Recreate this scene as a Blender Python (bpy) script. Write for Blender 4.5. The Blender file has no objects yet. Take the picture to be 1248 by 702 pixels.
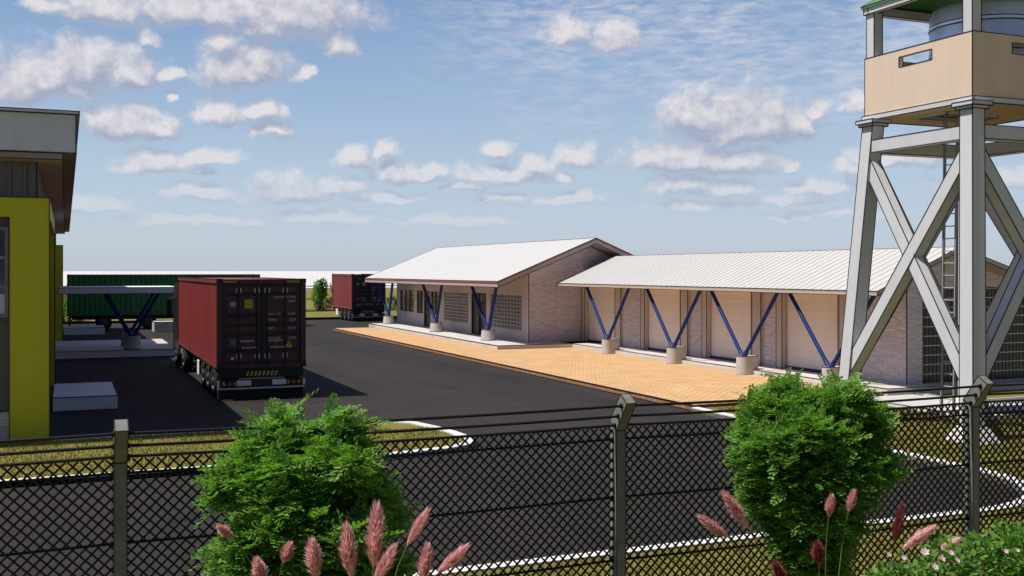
import bpy, math, random
from math import sin, cos, pi, radians, sqrt
from mathutils import Vector, Matrix, noise

R = random.Random(7)
scene = bpy.context.scene
COL = scene.collection
NTH = 22.707            # camera yaw, degrees east of the long axis of the yard (+Y)

# ------------------------------------------------------------------ materials
def new_mat(name):
    m = bpy.data.materials.new(name); m.use_nodes = True
    nt = m.node_tree
    return m, nt, nt.nodes['Principled BSDF']

def N(nt, kind, **kw):
    n = nt.nodes.new(kind)
    for k, v in kw.items():
        if k == 'inp':
            for a, b in v.items(): n.inputs[a].default_value = b
        else: setattr(n, k, v)
    return n

def mix_rgb(nt, fac, a, b, blend='MIX'):
    n = nt.nodes.new('ShaderNodeMix'); n.data_type = 'RGBA'; n.blend_type = blend
    for sock, v in ((n.inputs[0], fac), (n.inputs[6], a), (n.inputs[7], b)):
        if hasattr(v, 'is_output'): nt.links.new(v, sock)
        elif isinstance(v, (int, float)): sock.default_value = v
        else: sock.default_value = (*v, 1)
    return n.outputs[2]

def ramp(nt, src, stops):
    n = nt.nodes.new('ShaderNodeValToRGB')
    e = n.color_ramp.elements
    while len(e) < len(stops): e.new(.5)
    for i, (p, c) in enumerate(stops):
        e[i].position = p; e[i].color = (*c, 1) if len(c) == 3 else c
    nt.links.new(src, n.inputs[0])
    return n.outputs[0]

def plain(name, col, rough=.6, metal=0., var=.12, scale=3., spec=.4, bump=0., streak=False):
    """a painted / cast surface: base colour with soft weathering and fine grain"""
    m, nt, b = new_mat(name)
    tc = N(nt, 'ShaderNodeTexCoord')
    vec = tc.outputs['Object']
    if streak:
        mp = N(nt, 'ShaderNodeMapping', inp={'Scale': (1, 1, .18)}); nt.links.new(vec, mp.inputs[0]); vec = mp.outputs[0]
    n1 = N(nt, 'ShaderNodeTexNoise', inp={'Scale': scale, 'Detail': 6., 'Roughness': .65}); nt.links.new(vec, n1.inputs['Vector'])
    lo = tuple(c * (1 - var) for c in col); hi = tuple(min(1, c * (1 + var)) for c in col)
    c = ramp(nt, n1.outputs[0], [(.3, lo), (.7, hi)])
    n2 = N(nt, 'ShaderNodeTexNoise', inp={'Scale': scale * 22, 'Detail': 3.}); nt.links.new(tc.outputs['Object'], n2.inputs['Vector'])
    c2 = ramp(nt, n2.outputs[0], [(.3, (1 - var * .5,) * 3), (.7, (1,) * 3)])
    nt.links.new(mix_rgb(nt, 1., c, c2, 'MULTIPLY'), b.inputs['Base Color'])
    b.inputs['Roughness'].default_value = rough; b.inputs['Metallic'].default_value = metal
    b.inputs['Specular IOR Level'].default_value = spec
    if bump:
        bp = N(nt, 'ShaderNodeBump', inp={'Strength': bump, 'Distance': .01}); nt.links.new(n2.outputs[0], bp.inputs['Height'])
        nt.links.new(bp.outputs[0], b.inputs['Normal'])
    return m

def wall_vec(nt, rot=0.):
    """(along the wall, height) from the world position, whichever way the wall faces"""
    g = N(nt, 'ShaderNodeNewGeometry')
    sp = N(nt, 'ShaderNodeSeparateXYZ'); nt.links.new(g.outputs['Position'], sp.inputs[0])
    sn = N(nt, 'ShaderNodeSeparateXYZ'); nt.links.new(g.outputs['True Normal'], sn.inputs[0])
    ab = N(nt, 'ShaderNodeMath', operation='ABSOLUTE'); nt.links.new(sn.outputs[0], ab.inputs[0])
    gt = N(nt, 'ShaderNodeMath', operation='GREATER_THAN', inp={1: .5}); nt.links.new(ab.outputs[0], gt.inputs[0])
    mx = N(nt, 'ShaderNodeMix'); mx.data_type = 'FLOAT'
    nt.links.new(gt.outputs[0], mx.inputs[0]); nt.links.new(sp.outputs[0], mx.inputs[2]); nt.links.new(sp.outputs[1], mx.inputs[3])
    cb = N(nt, 'ShaderNodeCombineXYZ'); nt.links.new(mx.outputs[0], cb.inputs[0]); nt.links.new(sp.outputs[2], cb.inputs[1])
    return cb.outputs[0]

def brick(name, c1, c2, mort, w=.33, h=.075, ms=.007):
    m, nt, b = new_mat(name)
    v = wall_vec(nt)
    bt = N(nt, 'ShaderNodeTexBrick', inp={'Color1': (*c1, 1), 'Color2': (*c2, 1), 'Mortar': (*mort, 1), 'Scale': 1., 'Mortar Size': ms,
           'Mortar Smooth': .3, 'Brick Width': w, 'Row Height': h, 'Bias': -.1})
    nt.links.new(v, bt.inputs['Vector'])
    mp = N(nt, 'ShaderNodeMapping', inp={'Scale': (2.2, 9., 1.)}); nt.links.new(v, mp.inputs[0])
    ns = N(nt, 'ShaderNodeTexNoise', inp={'Scale': 1.6, 'Detail': 6., 'Roughness': .7}); nt.links.new(mp.outputs[0], ns.inputs['Vector'])
    k = ramp(nt, ns.outputs[0], [(.28, (.62, .6, .62)), (.72, (1.15, 1.12, 1.1))])
    nt.links.new(mix_rgb(nt, 1., bt.outputs[0], k, 'MULTIPLY'), b.inputs['Base Color'])
    b.inputs['Roughness'].default_value = .85
    bp = N(nt, 'ShaderNodeBump', inp={'Strength': .6, 'Distance': .012})
    inv = N(nt, 'ShaderNodeMath', operation='SUBTRACT', inp={0: 1.}); nt.links.new(bt.outputs['Fac'], inv.inputs[1])
    nt.links.new(inv.outputs[0], bp.inputs['Height']); nt.links.new(bp.outputs[0], b.inputs['Normal'])
    return m

def ground_mat(name, stops, scale, fine, rough=.95, bump=.3, patch=None, lanes=None):
    m, nt, b = new_mat(name)
    g = N(nt, 'ShaderNodeNewGeometry')
    n1 = N(nt, 'ShaderNodeTexNoise', inp={'Scale': scale, 'Detail': 7., 'Roughness': .7}); nt.links.new(g.outputs['Position'], n1.inputs['Vector'])
    n2 = N(nt, 'ShaderNodeTexNoise', inp={'Scale': fine, 'Detail': 4., 'Roughness': .7}); nt.links.new(g.outputs['Position'], n2.inputs['Vector'])
    c = ramp(nt, n1.outputs[0], stops)
    k = ramp(nt, n2.outputs[0], [(.25, (.6,) * 3), (.75, (1.25,) * 3)])
    out = mix_rgb(nt, 1., c, k, 'MULTIPLY')
    if patch:
        n3 = N(nt, 'ShaderNodeTexNoise', inp={'Scale': patch[0], 'Detail': 3.}); nt.links.new(g.outputs['Position'], n3.inputs['Vector'])
        f = ramp(nt, n3.outputs[0], [(patch[1], (0, 0, 0)), (patch[1] + .15, (1, 1, 1))])
        out = mix_rgb(nt, f, out, mix_rgb(nt, 1., out, patch[2], 'MULTIPLY'))
    if lanes:
        mp = N(nt, 'ShaderNodeMapping', inp={'Scale': (lanes, lanes * .05, 1.), 'Rotation': (0, 0, radians(2))}); nt.links.new(g.outputs['Position'], mp.inputs[0])
        n4 = N(nt, 'ShaderNodeTexNoise', inp={'Scale': 1., 'Detail': 4., 'Roughness': .6, 'Distortion': .3}); nt.links.new(mp.outputs[0], n4.inputs['Vector'])
        out = mix_rgb(nt, 1., out, ramp(nt, n4.outputs[0], [(.36, (.80, .80, .80)), (.60, (1.10, 1.09, 1.07))]), 'MULTIPLY')
        n5 = N(nt, 'ShaderNodeTexNoise', inp={'Scale': .9, 'Detail': 3., 'Distortion': .8}); nt.links.new(g.outputs['Position'], n5.inputs['Vector'])
        out = mix_rgb(nt, 1., out, ramp(nt, n5.outputs[0], [(.27, (.55, .55, .55)), (.34, (1., 1., 1.))]), 'MULTIPLY')
    nt.links.new(out, b.inputs['Base Color'])
    b.inputs['Roughness'].default_value = rough; b.inputs['Specular IOR Level'].default_value = .25
    bp = N(nt, 'ShaderNodeBump', inp={'Strength': bump, 'Distance': .02}); nt.links.new(n2.outputs[0], bp.inputs['Height'])
    nt.links.new(bp.outputs[0], b.inputs['Normal'])
    return m

def paver_mat():
    m, nt, b = new_mat('tan_pavers')
    g = N(nt, 'ShaderNodeNewGeometry')
    mp = N(nt, 'ShaderNodeMapping', inp={'Rotation': (0, 0, radians(45))}); nt.links.new(g.outputs['Position'], mp.inputs[0])
    bt = N(nt, 'ShaderNodeTexBrick', inp={'Color1': (.70, .44, .215, 1), 'Color2': (.57, .345, .155, 1), 'Mortar': (.34, .20, .09, 1), 'Scale': 1.,
           'Mortar Size': .018, 'Brick Width': .44, 'Row Height': .22, 'Bias': 0.})
    nt.links.new(mp.outputs[0], bt.inputs['Vector'])
    n1 = N(nt, 'ShaderNodeTexNoise', inp={'Scale': .8, 'Detail': 5.}); nt.links.new(g.outputs['Position'], n1.inputs['Vector'])
    k = ramp(nt, n1.outputs[0], [(.3, (.95, .94, .93)), (.7, (1.04, 1.03, 1.02))])
    nt.links.new(mix_rgb(nt, 1., bt.outputs[0], k, 'MULTIPLY'), b.inputs['Base Color'])
    b.inputs['Roughness'].default_value = .85
    bp = N(nt, 'ShaderNodeBump', inp={'Strength': .3, 'Distance': .01})
    inv = N(nt, 'ShaderNodeMath', operation='SUBTRACT', inp={0: 1.}); nt.links.new(bt.outputs['Fac'], inv.inputs[1])
    nt.links.new(inv.outputs[0], bp.inputs['Height']); nt.links.new(bp.outputs[0], b.inputs['Normal'])
    return m

def glass_mat(name, col, rough=.08):
    m, nt, b = new_mat(name)
    g = N(nt, 'ShaderNodeNewGeometry')
    n1 = N(nt, 'ShaderNodeTexNoise', inp={'Scale': 1.7, 'Detail': 3.}); nt.links.new(g.outputs['Position'], n1.inputs['Vector'])
    c = ramp(nt, n1.outputs[0], [(.35, tuple(x * .7 for x in col)), (.65, tuple(x * 1.3 for x in col))])
    nt.links.new(c, b.inputs['Base Color'])
    b.inputs['Roughness'].default_value = rough; b.inputs['Specular IOR Level'].default_value = .5
    return m

def leaf_mat(name, c_dark, c_light, trans=.35, rough=.6, tint=(1., 1.15, .5)):
    m, nt, b = new_mat(name)
    gi = N(nt, 'ShaderNodeNewGeometry')
    at = N(nt, 'ShaderNodeTexNoise', inp={'Scale': 9., 'Detail': 2.}); nt.links.new(gi.outputs['Position'], at.inputs['Vector'])
    rnd = mix_rgb(nt, .5, at.outputs[0], gi.outputs['Random Per Island'])
    c = ramp(nt, rnd, [(.2, c_dark), (.8, c_light)])
    nt.links.new(c, b.inputs['Base Color'])
    b.inputs['Roughness'].default_value = rough; b.inputs['Specular IOR Level'].default_value = .25
    tr = N(nt, 'ShaderNodeBsdfTranslucent'); nt.links.new(mix_rgb(nt, 1., c, tint, 'MULTIPLY'), tr.inputs[0])
    ms = N(nt, 'ShaderNodeMixShader', inp={0: trans})
    nt.links.new(b.outputs[0], ms.inputs[1]); nt.links.new(tr.outputs[0], ms.inputs[2])
    nt.links.new(ms.outputs[0], nt.nodes['Material Output'].inputs[0])
    return m

M = dict(
    line=plain('drawn_dark_line', (.014, .012, .013), .6, var=.1),  # dark outlines added along edges like drawn lines, no built trim
    asphalt=ground_mat('asphalt', [(.3, (.030, .025, .0235)), (.7, (.042, .036, .0335))], .35, 60., .94, .35, (.18, .5, (.86, .86, .87)), lanes=.55),
    grass=ground_mat('dry_grass', [(.3, (.178, .155, .030)), (.5, (.21, .185, .036)), (.72, (.16, .16, .033))], .7, 24., .95, .8, (.12, .52, (.86, .82, .7))),
    farland=ground_mat('pale_plain', [(.3, (.60, .575, .56)), (.7, (.68, .65, .63))], .01, .2, .95, 0.),
    paver=paver_mat(),
    paver_edge=brick('paver_edge_course', (.42, .22, .11), (.34, .17, .085), (.22, .12, .07), .3, .2, .012),
    kerb=plain('white_kerb_paint', (.74, .73, .70), .7, var=.12, scale=2.),
    concrete=plain('pale_concrete', (.60, .57, .54), .85, var=.12, scale=1.2, bump=.2),
    path=plain('path_concrete', (.56, .53, .50), .85, var=.12, scale=.8, bump=.2),
    pedestal=plain('pedestal_concrete', (.50, .475, .45), .85, var=.12, scale=3., bump=.3),
    tower=plain('tower_painted_concrete', (.59, .585, .59), .75, var=.07, scale=1.5, streak=True),
    parapet=plain('parapet_cream_render', (.70, .55, .41), .8, var=.06, scale=1.5, streak=True),
    brickA=brick('grey_ledge_brick', (.68, .62, .665), (.82, .765, .81), (.57, .515, .55)),
    plasterA=plain('verandah_plaster', (.52, .46, .45), .85, var=.06, scale=1.2, streak=True),
    roof=plain('white_roof_sheet', (.545, .53, .505), .55, var=.03, scale=.6),
    fascia=plain('grey_fascia', (.44, .37, .35), .7, var=.06),
    fasciaB=plain('beige_fascia', (.52, .43, .34), .7, var=.06),
    redtrim=plain('red_brown_trim', (.32, .11, .08), .6, var=.08),
    soffit=plain('brown_soffit', (.42, .33, .29), .8, var=.06),
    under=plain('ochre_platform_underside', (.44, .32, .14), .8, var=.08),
    browntrim=plain('brown_metal_trim', (.20, .14, .07), .6, var=.08),
    door=plain('beige_loading_door', (.92, .82, .76), .7, var=.05, scale=1.),
    doorframe=plain('grey_beige_door_frame', (.58, .50, .45), .7, var=.06),
    navy=plain('navy_blue_paint', (.018, .035, .17), .4, var=.08),
    strut=plain('blue_strut_paint', (.004, .026, .15), .5, var=.1, spec=.2),
    dark=plain('dark_frame_paint', (.018, .017, .018), .5, var=.1),
    gmetal=plain('grey_frame_metal', (.25, .25, .26), .5, var=.08),
    glass=glass_mat('window_glass_dark', (.03, .035, .045)),
    glassY=glass_mat('window_glass_olive', (.17, .16, .09)),
    blockglass=glass_mat('glass_block', (.055, .055, .065), .2),
    blockbar=plain('glass_block_joint', (.62, .59, .57), .7, var=.08),
    doorbrown=plain('dark_timber_door', (.045, .032, .028), .5, var=.2),
    yellow=plain('yellow_green_render', (.60, .57, .022), .75, var=.04, scale=1., streak=True),
    clad=plain('slate_grey_cladding', (.14, .14, .15), .5, var=.07, streak=True),
    fasciaG=plain('grey_metal_fascia', (.68, .68, .70), .55, var=.05, streak=True),
    white=plain('white_paint', (.82, .81, .79), .6, var=.05),
    offwhite=plain('greyish_white_paint', (.72, .72, .75), .6, var=.06),
    contR=plain('red_container_paint', (.23, .038, .036), .5, var=.14, scale=1.2, streak=True),
    contDoor=plain('maroon_container_paint', (.075, .028, .032), .5, var=.16, scale=1.6, streak=True),
    contG=plain('green_container_paint', (.018, .15, .045), .5, var=.14, scale=1.2, streak=True),
    black=plain('black_chassis_paint', (.016, .016, .018), .55, var=.2),
    rubber=plain('tyre_rubber', (.018, .018, .018), .85, var=.15),
    rim=plain('wheel_steel', (.06, .06, .065), .5, metal=.2, var=.15),
    chrome=plain('galvanised_steel', (.50, .50, .50), .35, metal=.6, var=.1),
    letter=plain('white_lettering', (.62, .60, .60), .6, var=.2),
    stickY=plain('yellow_marking', (.62, .46, .03), .5, var=.1),
    stickB=plain('blue_sticker', (.16, .20, .34), .5, var=.1),
    lampR=plain('red_lamp_lens', (.40, .05, .02), .2, var=.1, spec=.6),
    lampO=plain('amber_lamp_lens', (.55, .17, .03), .2, var=.1, spec=.6),
    post=plain('fence_post_concrete', (.20, .20, .18), .9, var=.22, scale=9., bump=.5),
    wire=plain('black_coated_wire', (.007, .007, .008), .55, var=.1, spec=.25),
    tank=plain('brushed_steel_tank', (.66, .71, .82), .34, metal=.5, var=.08, scale=2., streak=True),
    greenroof=plain('green_roof_sheet', (.10, .27, .085), .5, var=.08),
    ladder=plain('ladder_steel', (.5, .48, .5), .5, metal=.3, var=.1),
    bark=plain('shrub_bark', (.085, .06, .045), .9, var=.3, scale=12., bump=.5),
    leafA=leaf_mat('cypress_leaf', (.075, .20, .026), (.27, .47, .095), .44),
    leafB=leaf_mat('bush_leaf', (.055, .15, .02), (.20, .38, .07), .38),
    leafD=leaf_mat('far_shrub_leaf', (.03, .075, .014), (.07, .16, .03), .25),
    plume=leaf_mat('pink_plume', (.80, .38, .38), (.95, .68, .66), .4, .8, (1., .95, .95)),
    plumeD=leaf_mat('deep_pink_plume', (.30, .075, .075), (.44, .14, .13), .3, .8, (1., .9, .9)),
    blade=leaf_mat('grass_blade', (.09, .18, .03), (.22, .30, .08), .3),
    lawnblade=leaf_mat('lawn_blade', (.155, .135, .025), (.255, .225, .047), .25, .8),
    petal=leaf_mat('pink_petal', (.62, .40, .50), (.80, .62, .68), .3, .6, (1., 1., 1.)),
    soil=ground_mat('planting_soil', [(.3, (.04, .03, .022)), (.7, (.07, .055, .035))], 1., 20.),
)

# ------------------------------------------------------------------ mesh helpers
class MB:
    def __init__(s): s.v = []; s.f = []; s.m = []; s.sm = []; s.mats = []
    def mi(s, m):
        m = M[m] if isinstance(m, str) else m
        if m not in s.mats: s.mats.append(m)
        return s.mats.index(m)
    def add(s, vs, fs, m, smooth=False):
        o = len(s.v); k = s.mi(m)
        s.v.extend(tuple(p) for p in vs)
        for f in fs:
            s.f.append(tuple(i + o for i in f)); s.m.append(k); s.sm.append(smooth)
    def line(s, p, q, w):
        s.beam(p, q, w, w, 'line')
    def hexa(s, c, m, ln=0., bottom=True):
        """c: 8 corners, lower ring 0-3 anticlockwise, upper ring 4-7"""
        fs = [(4, 5, 6, 7), (0, 1, 5, 4), (1, 2, 6, 5), (2, 3, 7, 6), (3, 0, 4, 7)]
        if bottom: fs.append((3, 2, 1, 0))
        s.add(c, fs, m)
        if ln:
            for a, b in ((0, 4), (1, 5), (2, 6), (3, 7), (4, 5), (5, 6), (6, 7), (7, 4), (0, 1), (1, 2), (2, 3), (3, 0)):
                s.line(c[a], c[b], ln)
    def box(s, x0, x1, y0, y1, z0, z1, m, ln=0.):
        s.hexa([(x0, y0, z0), (x1, y0, z0), (x1, y1, z0), (x0, y1, z0), (x0, y0, z1), (x1, y0, z1), (x1, y1, z1), (x0, y1, z1)], m, ln)
    def loft(s, ca, wa, cb, wb, m, ln=0.):
        """square section wa at centre ca to square section wb at cb, sections level"""
        r = []
        for (x, y, z), w in ((ca, wa), (cb, wb)):
            h = w / 2; r += [(x - h, y - h, z), (x + h, y - h, z), (x + h, y + h, z), (x - h, y + h, z)]
        s.hexa(r, m, ln)
    def beam(s, p, q, w, h, m, up=(0, 0, 1), ln=0.):
        p = Vector(p); q = Vector(q); d = (q - p)
        if d.length < 1e-6: return
        d.normalize(); u = Vector(up)
        if abs(d.dot(u)) > .98: u = Vector((0, 1, 0)) if abs(d.y) < .9 else Vector((1, 0, 0))
        a = d.cross(u).normalized() * (w / 2); b = a.cross(d).normalized() * (h / 2)
        c = [p - a - b, p + a - b, p + a + b, p - a + b, q - a - b, q + a - b, q + a + b, q - a + b]
        s.add(c, [(3, 2, 1, 0), (4, 5, 6, 7), (0, 1, 5, 4), (1, 2, 6, 5), (2, 3, 7, 6), (3, 0, 4, 7)], m)
        if ln:
            for i, j in ((0, 4), (1, 5), (2, 6), (3, 7), (0, 1), (1, 2), (2, 3), (3, 0), (4, 5), (5, 6), (6, 7), (7, 4)):
                s.line(c[i], c[j], ln)
    def tube(s, p, q, r0, m, r1=None, n=10, caps=True):
        r1 = r0 if r1 is None else r1
        p = Vector(p); q = Vector(q); d = (q - p).normalized()
        u = Vector((0, 0, 1)) if abs(d.z) < .95 else Vector((1, 0, 0))
        a = d.cross(u).normalized(); b = a.cross(d)
        vs = []
        for c, r in ((p, r0), (q, r1)):
            for i in range(n):
                t = 2 * pi * i / n; vs.append(c + a * (r * cos(t)) + b * (r * sin(t)))
        s.add(vs, [(i, (i + 1) % n, n + (i + 1) % n, n + i) for i in range(n)], m, True)
        if caps:
            s.add(vs[:n], [tuple(range(n))[::-1]], m); s.add(vs[n:], [tuple(range(n))], m)
    def path(s, pts, radii, m, n=6):
        for i in range(len(pts) - 1):
            s.tube(pts[i], pts[i + 1], radii[i], m, radii[i + 1], n, caps=(i in (0, len(pts) - 2)))
    def prism(s, poly, z0, z1, m, side=None, ln=0.):
        n = len(poly)
        lo = [(x, y, z0) for x, y in poly]; hi = [(x, y, z1) for x, y in poly]
        s.add(hi, [tuple(range(n))], m)
        s.add(lo + hi, [(i, (i + 1) % n, n + (i + 1) % n, n + i) for i in range(n)], side or m)
        if ln:
            for i in range(n):
                s.line(hi[i], hi[(i + 1) % n], ln); s.line(lo[i], lo[(i + 1) % n], ln)
    def extr(s, poly3, vec, m, ln=0.):
        """extrude a 3D polygon by vec"""
        n = len(poly3); a = [Vector(p) for p in poly3]; v = Vector(vec); b = [p + v for p in a]
        s.add(a, [tuple(range(n))[::-1]], m); s.add(b, [tuple(range(n))], m)
        s.add(a + b, [(i, (i + 1) % n, n + (i + 1) % n, n + i) for i in range(n)], m)
        if ln:
            for i in range(n):
                s.line(a[i], a[(i + 1) % n], ln); s.line(b[i], b[(i + 1) % n], ln); s.line(a[i], b[i], ln)
    def ring(s, c, r, w, m, n=40, axis='z'):
        """thin band round a vertical cylinder"""
        vs = []
        for z in (-w / 2, w / 2):
            for i in range(n):
                t = 2 * pi * i / n; vs.append((c[0] + r * cos(t), c[1] + r * sin(t), c[2] + z))
        s.add(vs, [(i, (i + 1) % n, n + (i + 1) % n, n + i) for i in range(n)], m, True)
    def build(s, name, parent=None, loc=None, fix=False):
        me = bpy.data.meshes.new(name)
        me.from_pydata(s.v, [], s.f)
        for m in s.mats: me.materials.append(m)
        me.polygons.foreach_set('material_index', s.m)
        me.polygons.foreach_set('use_smooth', s.sm)
        me.update()
        if fix:
            import bmesh
            b = bmesh.new(); b.from_mesh(me); bmesh.ops.recalc_face_normals(b, faces=b.faces); b.to_mesh(me); b.free()
        o = bpy.data.objects.new(name, me); COL.objects.link(o)
        if parent is not None: o.parent = parent
        if loc: o.location = loc
        return o

def tag(o, label=None, cat=None, group=None, kind=None):
    if label: o['label'] = label
    if cat: o['category'] = cat
    if group: o['group'] = group
    if kind: o['kind'] = kind
    return o

def thing(name, label, cat, loc=(0, 0, 0), rz=0., group=None):
    o = bpy.data.objects.new(name, None); COL.objects.link(o); o.empty_display_size = .2
    o.location = loc; o.rotation_euler = (0, 0, rz)
    return tag(o, label, cat, group)

def structure(mb, name, label=None, cat=None):
    return tag(mb.build(name), label or None, cat, kind='structure')

def text_into(mb, body, size, origin, ex, ey, m, align='LEFT', thick=.004):
    """flat lettering: origin, ex = reading direction, ey = up, lifted off its surface along ex x ey"""
    cu = bpy.data.curves.new('lettering', 'FONT'); cu.body = body; cu.size = size; cu.align_x = align; cu.resolution_u = 2
    ob = bpy.data.objects.new('lettering', cu)
    me = bpy.data.meshes.new_from_object(ob)
    ex = Vector(ex); ey = Vector(ey); n = ex.cross(ey)
    vs = [Vector(origin) + ex * v.co.x + ey * v.co.y + n * thick for v in me.vertices]
    mb.add(vs, [tuple(p.vertices) for p in me.polygons], m)
    bpy.data.objects.remove(ob); bpy.data.curves.remove(cu); bpy.data.meshes.remove(me)

# picture ray -> site position (used once, to place plants that stand in front of the fence)
SN, CN = sin(radians(NTH)), cos(radians(NTH))
def at(px, py, Y):
    r = (px - 624) / 1300.
    ax, ay, az = SN + CN * r, CN - SN * r, -(py - 330) / 1300.
    d = Y / ay
    return Vector((ax * d, Y, 3.7 + az * d))

# ------------------------------------------------------------------ ground, yard, kerbs
def sheet(name, poly, z, m, label=None, cat=None):
    b = MB(); b.add([(x, y, z) for x, y in poly], [tuple(range(len(poly)))], m)
    return structure(b, name)

sheet('ground', [(-7000, -300), (7000, -300), (7000, 9000), (-7000, 9000)], -.06, 'farland')
sheet('field', [(-150, -60), (220, -60), (220, 215), (-150, 215)], -.03, 'grass')
sheet('road', [(-60, 11.5), (110, 11.5), (110, 80), (-60, 80)], 0., 'asphalt')

def arc(cx, cy, r, a0, a1, n=10):
    return [(cx + r * cos(radians(a0 + (a1 - a0) * i / n)), cy + r * sin(radians(a0 + (a1 - a0) * i / n))) for i in range(n + 1)]

KF = .968
corner = [(x * KF, y * KF) for x, y in arc(13.15, 15.05, 2.5, 0, -90, 14)]
lawn_edge = [(15.15, 24.0)] + corner + [(-60, 12.15)]
b = MB()
b.prism([(-60, -30), (80, -30), (80, 24.0)] + lawn_edge, -.02, .09, 'grass')
structure(b, 'lawn')
isl0 = [(-1, 20.70), (5.0, 20.70), (6.5, 20.85), (7.4, 21.05), (7.95, 21.35), (8.25, 21.8), (8.36, 22.4), (8.32, 23.2), (8.2, 24.0), (7.95, 24.6), (7.5, 25.0), (6.6, 25.2)]
isl = [(-30, 20.7 * KF)] + [(x * KF, y * KF if y < 24.5 else y * .985) for x, y in isl0] + [(-.25, 24.86), (-30, 24.85)]
b = MB(); b.prism(isl, -.02, .09, 'grass'); structure(b, 'lawn_island')

def kerb(pts, w, side, z0=-.01, z1=.12, m='kerb', ln=.012):
    """kerb stones along pts, w wide to the given side (+1 left)"""
    off = []
    for i, p in enumerate(pts):
        a = Vector(pts[max(0, i - 1)]); c = Vector(pts[min(len(pts) - 1, i + 1)])
        t = (c - a).normalized(); n = Vector((-t.y, t.x)) * side
        off.append(Vector(p) + n * w)
    b = MB()
    for i in range(len(pts) - 1):
        p, q, r, s_ = pts[i], pts[i + 1], off[i + 1], off[i]
        c = [(p[0], p[1], z0), (q[0], q[1], z0), (r[0], r[1], z0), (s_[0], s_[1], z0)]
        c2 = [(x, y, z1) for x, y, z in c]
        b.add(c + c2, [(4, 5, 6, 7), (0, 1, 5, 4), (2, 3, 7, 6)] + ([(3, 0, 4, 7)] if i == 0 else []) + ([(1, 2, 6, 5)] if i == len(pts) - 2 else []), m)
        if ln:
            b.line(c2[0], c2[1], ln); b.line(c2[2], c2[3], ln)
    return structure(b, 'kerb')

kerb([(15.15, 24.0)] + corner + [(-60, 12.15)], .2, 1, ln=0)
kerb([p for p in isl[:13]] + [(-.25, 24.86)], .22, 1, ln=0)

# tan paved apron in front of the two white-roofed buildings
b = MB()
b.prism([(15.25, 24.1), (21.66, 24.1), (21.66, 44.55), (17.92, 44.55), (17.92, 65.1), (15.25, 65.1)], -.02, .15, 'paver', 'paver_edge')
b.line((15.25, 24.1, .15), (15.25, 65.1, .15), .03); b.line((15.25, 24.1, .15), (21.6, 24.1, .15), .025)
b.line((15.24, 24.1, .01), (15.24, 65.1, .01), .03); b.line((15.25, 65.1, .15), (17.9, 65.1, .15), .03)
b.line((15.25, 24.1, 0), (15.25, 24.1, .15), .025)
structure(b, 'pavement')

# concrete footpath by the gable end and past the tower
b = MB()
pp = [(20.4, 19.5), (46, 19.5), (46, 21.8), (22.6, 21.8), (22.6, 23.98), (20.4, 23.98)]
b.prism(pp, .09, .13, 'path')
structure(b, 'footpath')
kerb([(22.66, 23.95), (22.66, 21.86), (46, 21.86)], .12, 1, .08, .19)
kerb([(20.34, 23.95), (20.34, 19.44), (46, 19.44)], .10, -1, .08, .17)

# far verge beyond the yard
b = MB(); b.prism([(-60, 80.2), (130, 80.2), (130, 93.0), (-60, 93.0)], -.02, .12, 'grass'); structure(b, 'verge')
kerb([(-60, 80.2), (130, 80.2)], .2, 1, -.01, .15, 'concrete', .04)
b = MB(); b.prism([(-60, 93.01), (130, 93.01), (130, 97.0), (-60, 97.0)], -.02, .16, 'soil'); structure(b, 'planting_bed')

# ------------------------------------------------------------------ blue V columns
def v_column(parent, X, Y, zb, zt, rb, rt, spread, top, rad, back=None, lean=-.15, along='y'):
    p = MB()
    if back is None:
        p.tube((X, Y, zb), (X, Y, zt), rb, 'pedestal', rt, 28)
        nn = 28
        for z, r in ((zb + .012, rb), (zt, rt)):
            for i in range(nn):
                a, c = 2 * pi * i / nn, 2 * pi * (i + 1) / nn
                p.line((X + r * cos(a), Y + r * sin(a), z), (X + r * cos(c), Y + r * sin(c), z), .025)
    else:
        poly = [(X + rb * cos(a), Y + rb * sin(a)) for a in [pi / 2 + pi * i / 14 for i in range(15)]] + \
               [(back + rb * cos(a), Y + rb * sin(a)) for a in [-pi / 2 + pi * i / 14 for i in range(15)]]
        cx = (X + back) / 2; k = rt / rb
        n = len(poly)
        lo = [(x, y, zb) for x, y in poly]
        hi = [((X if x < cx else back) + (x - (X if x < cx else back)) * k, Y + (y - Y) * k, zt) for x, y in poly]
        p.add(lo + hi, [(i, (i + 1) % n, n + (i + 1) % n, n + i) for i in range(n)], 'pedestal', True)
        p.add(hi, [tuple(range(n))], 'pedestal')
        for i in range(n): p.line(hi[i], hi[(i + 1) % n], .022); p.line(lo[i], lo[(i + 1) % n], .02)
    col = p.build('column', parent)
    for s_ in (-1, 1):
        q = MB()
        if along == 'y': e = (X + lean, Y + s_ * spread, top); a = (X, Y + s_ * .05, zt - .02)
        else: e = (X + s_ * spread, Y + lean, top); a = (X + s_ * .05, Y, zt - .02)
        q.tube(a, e, rad, 'strut', n=12)
        q.tube(a, (Vector(a) * .93 + Vector(e) * .07), rad * 1.25, 'navy', n=12)
        q.build('strut', col)
    return col

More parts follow.
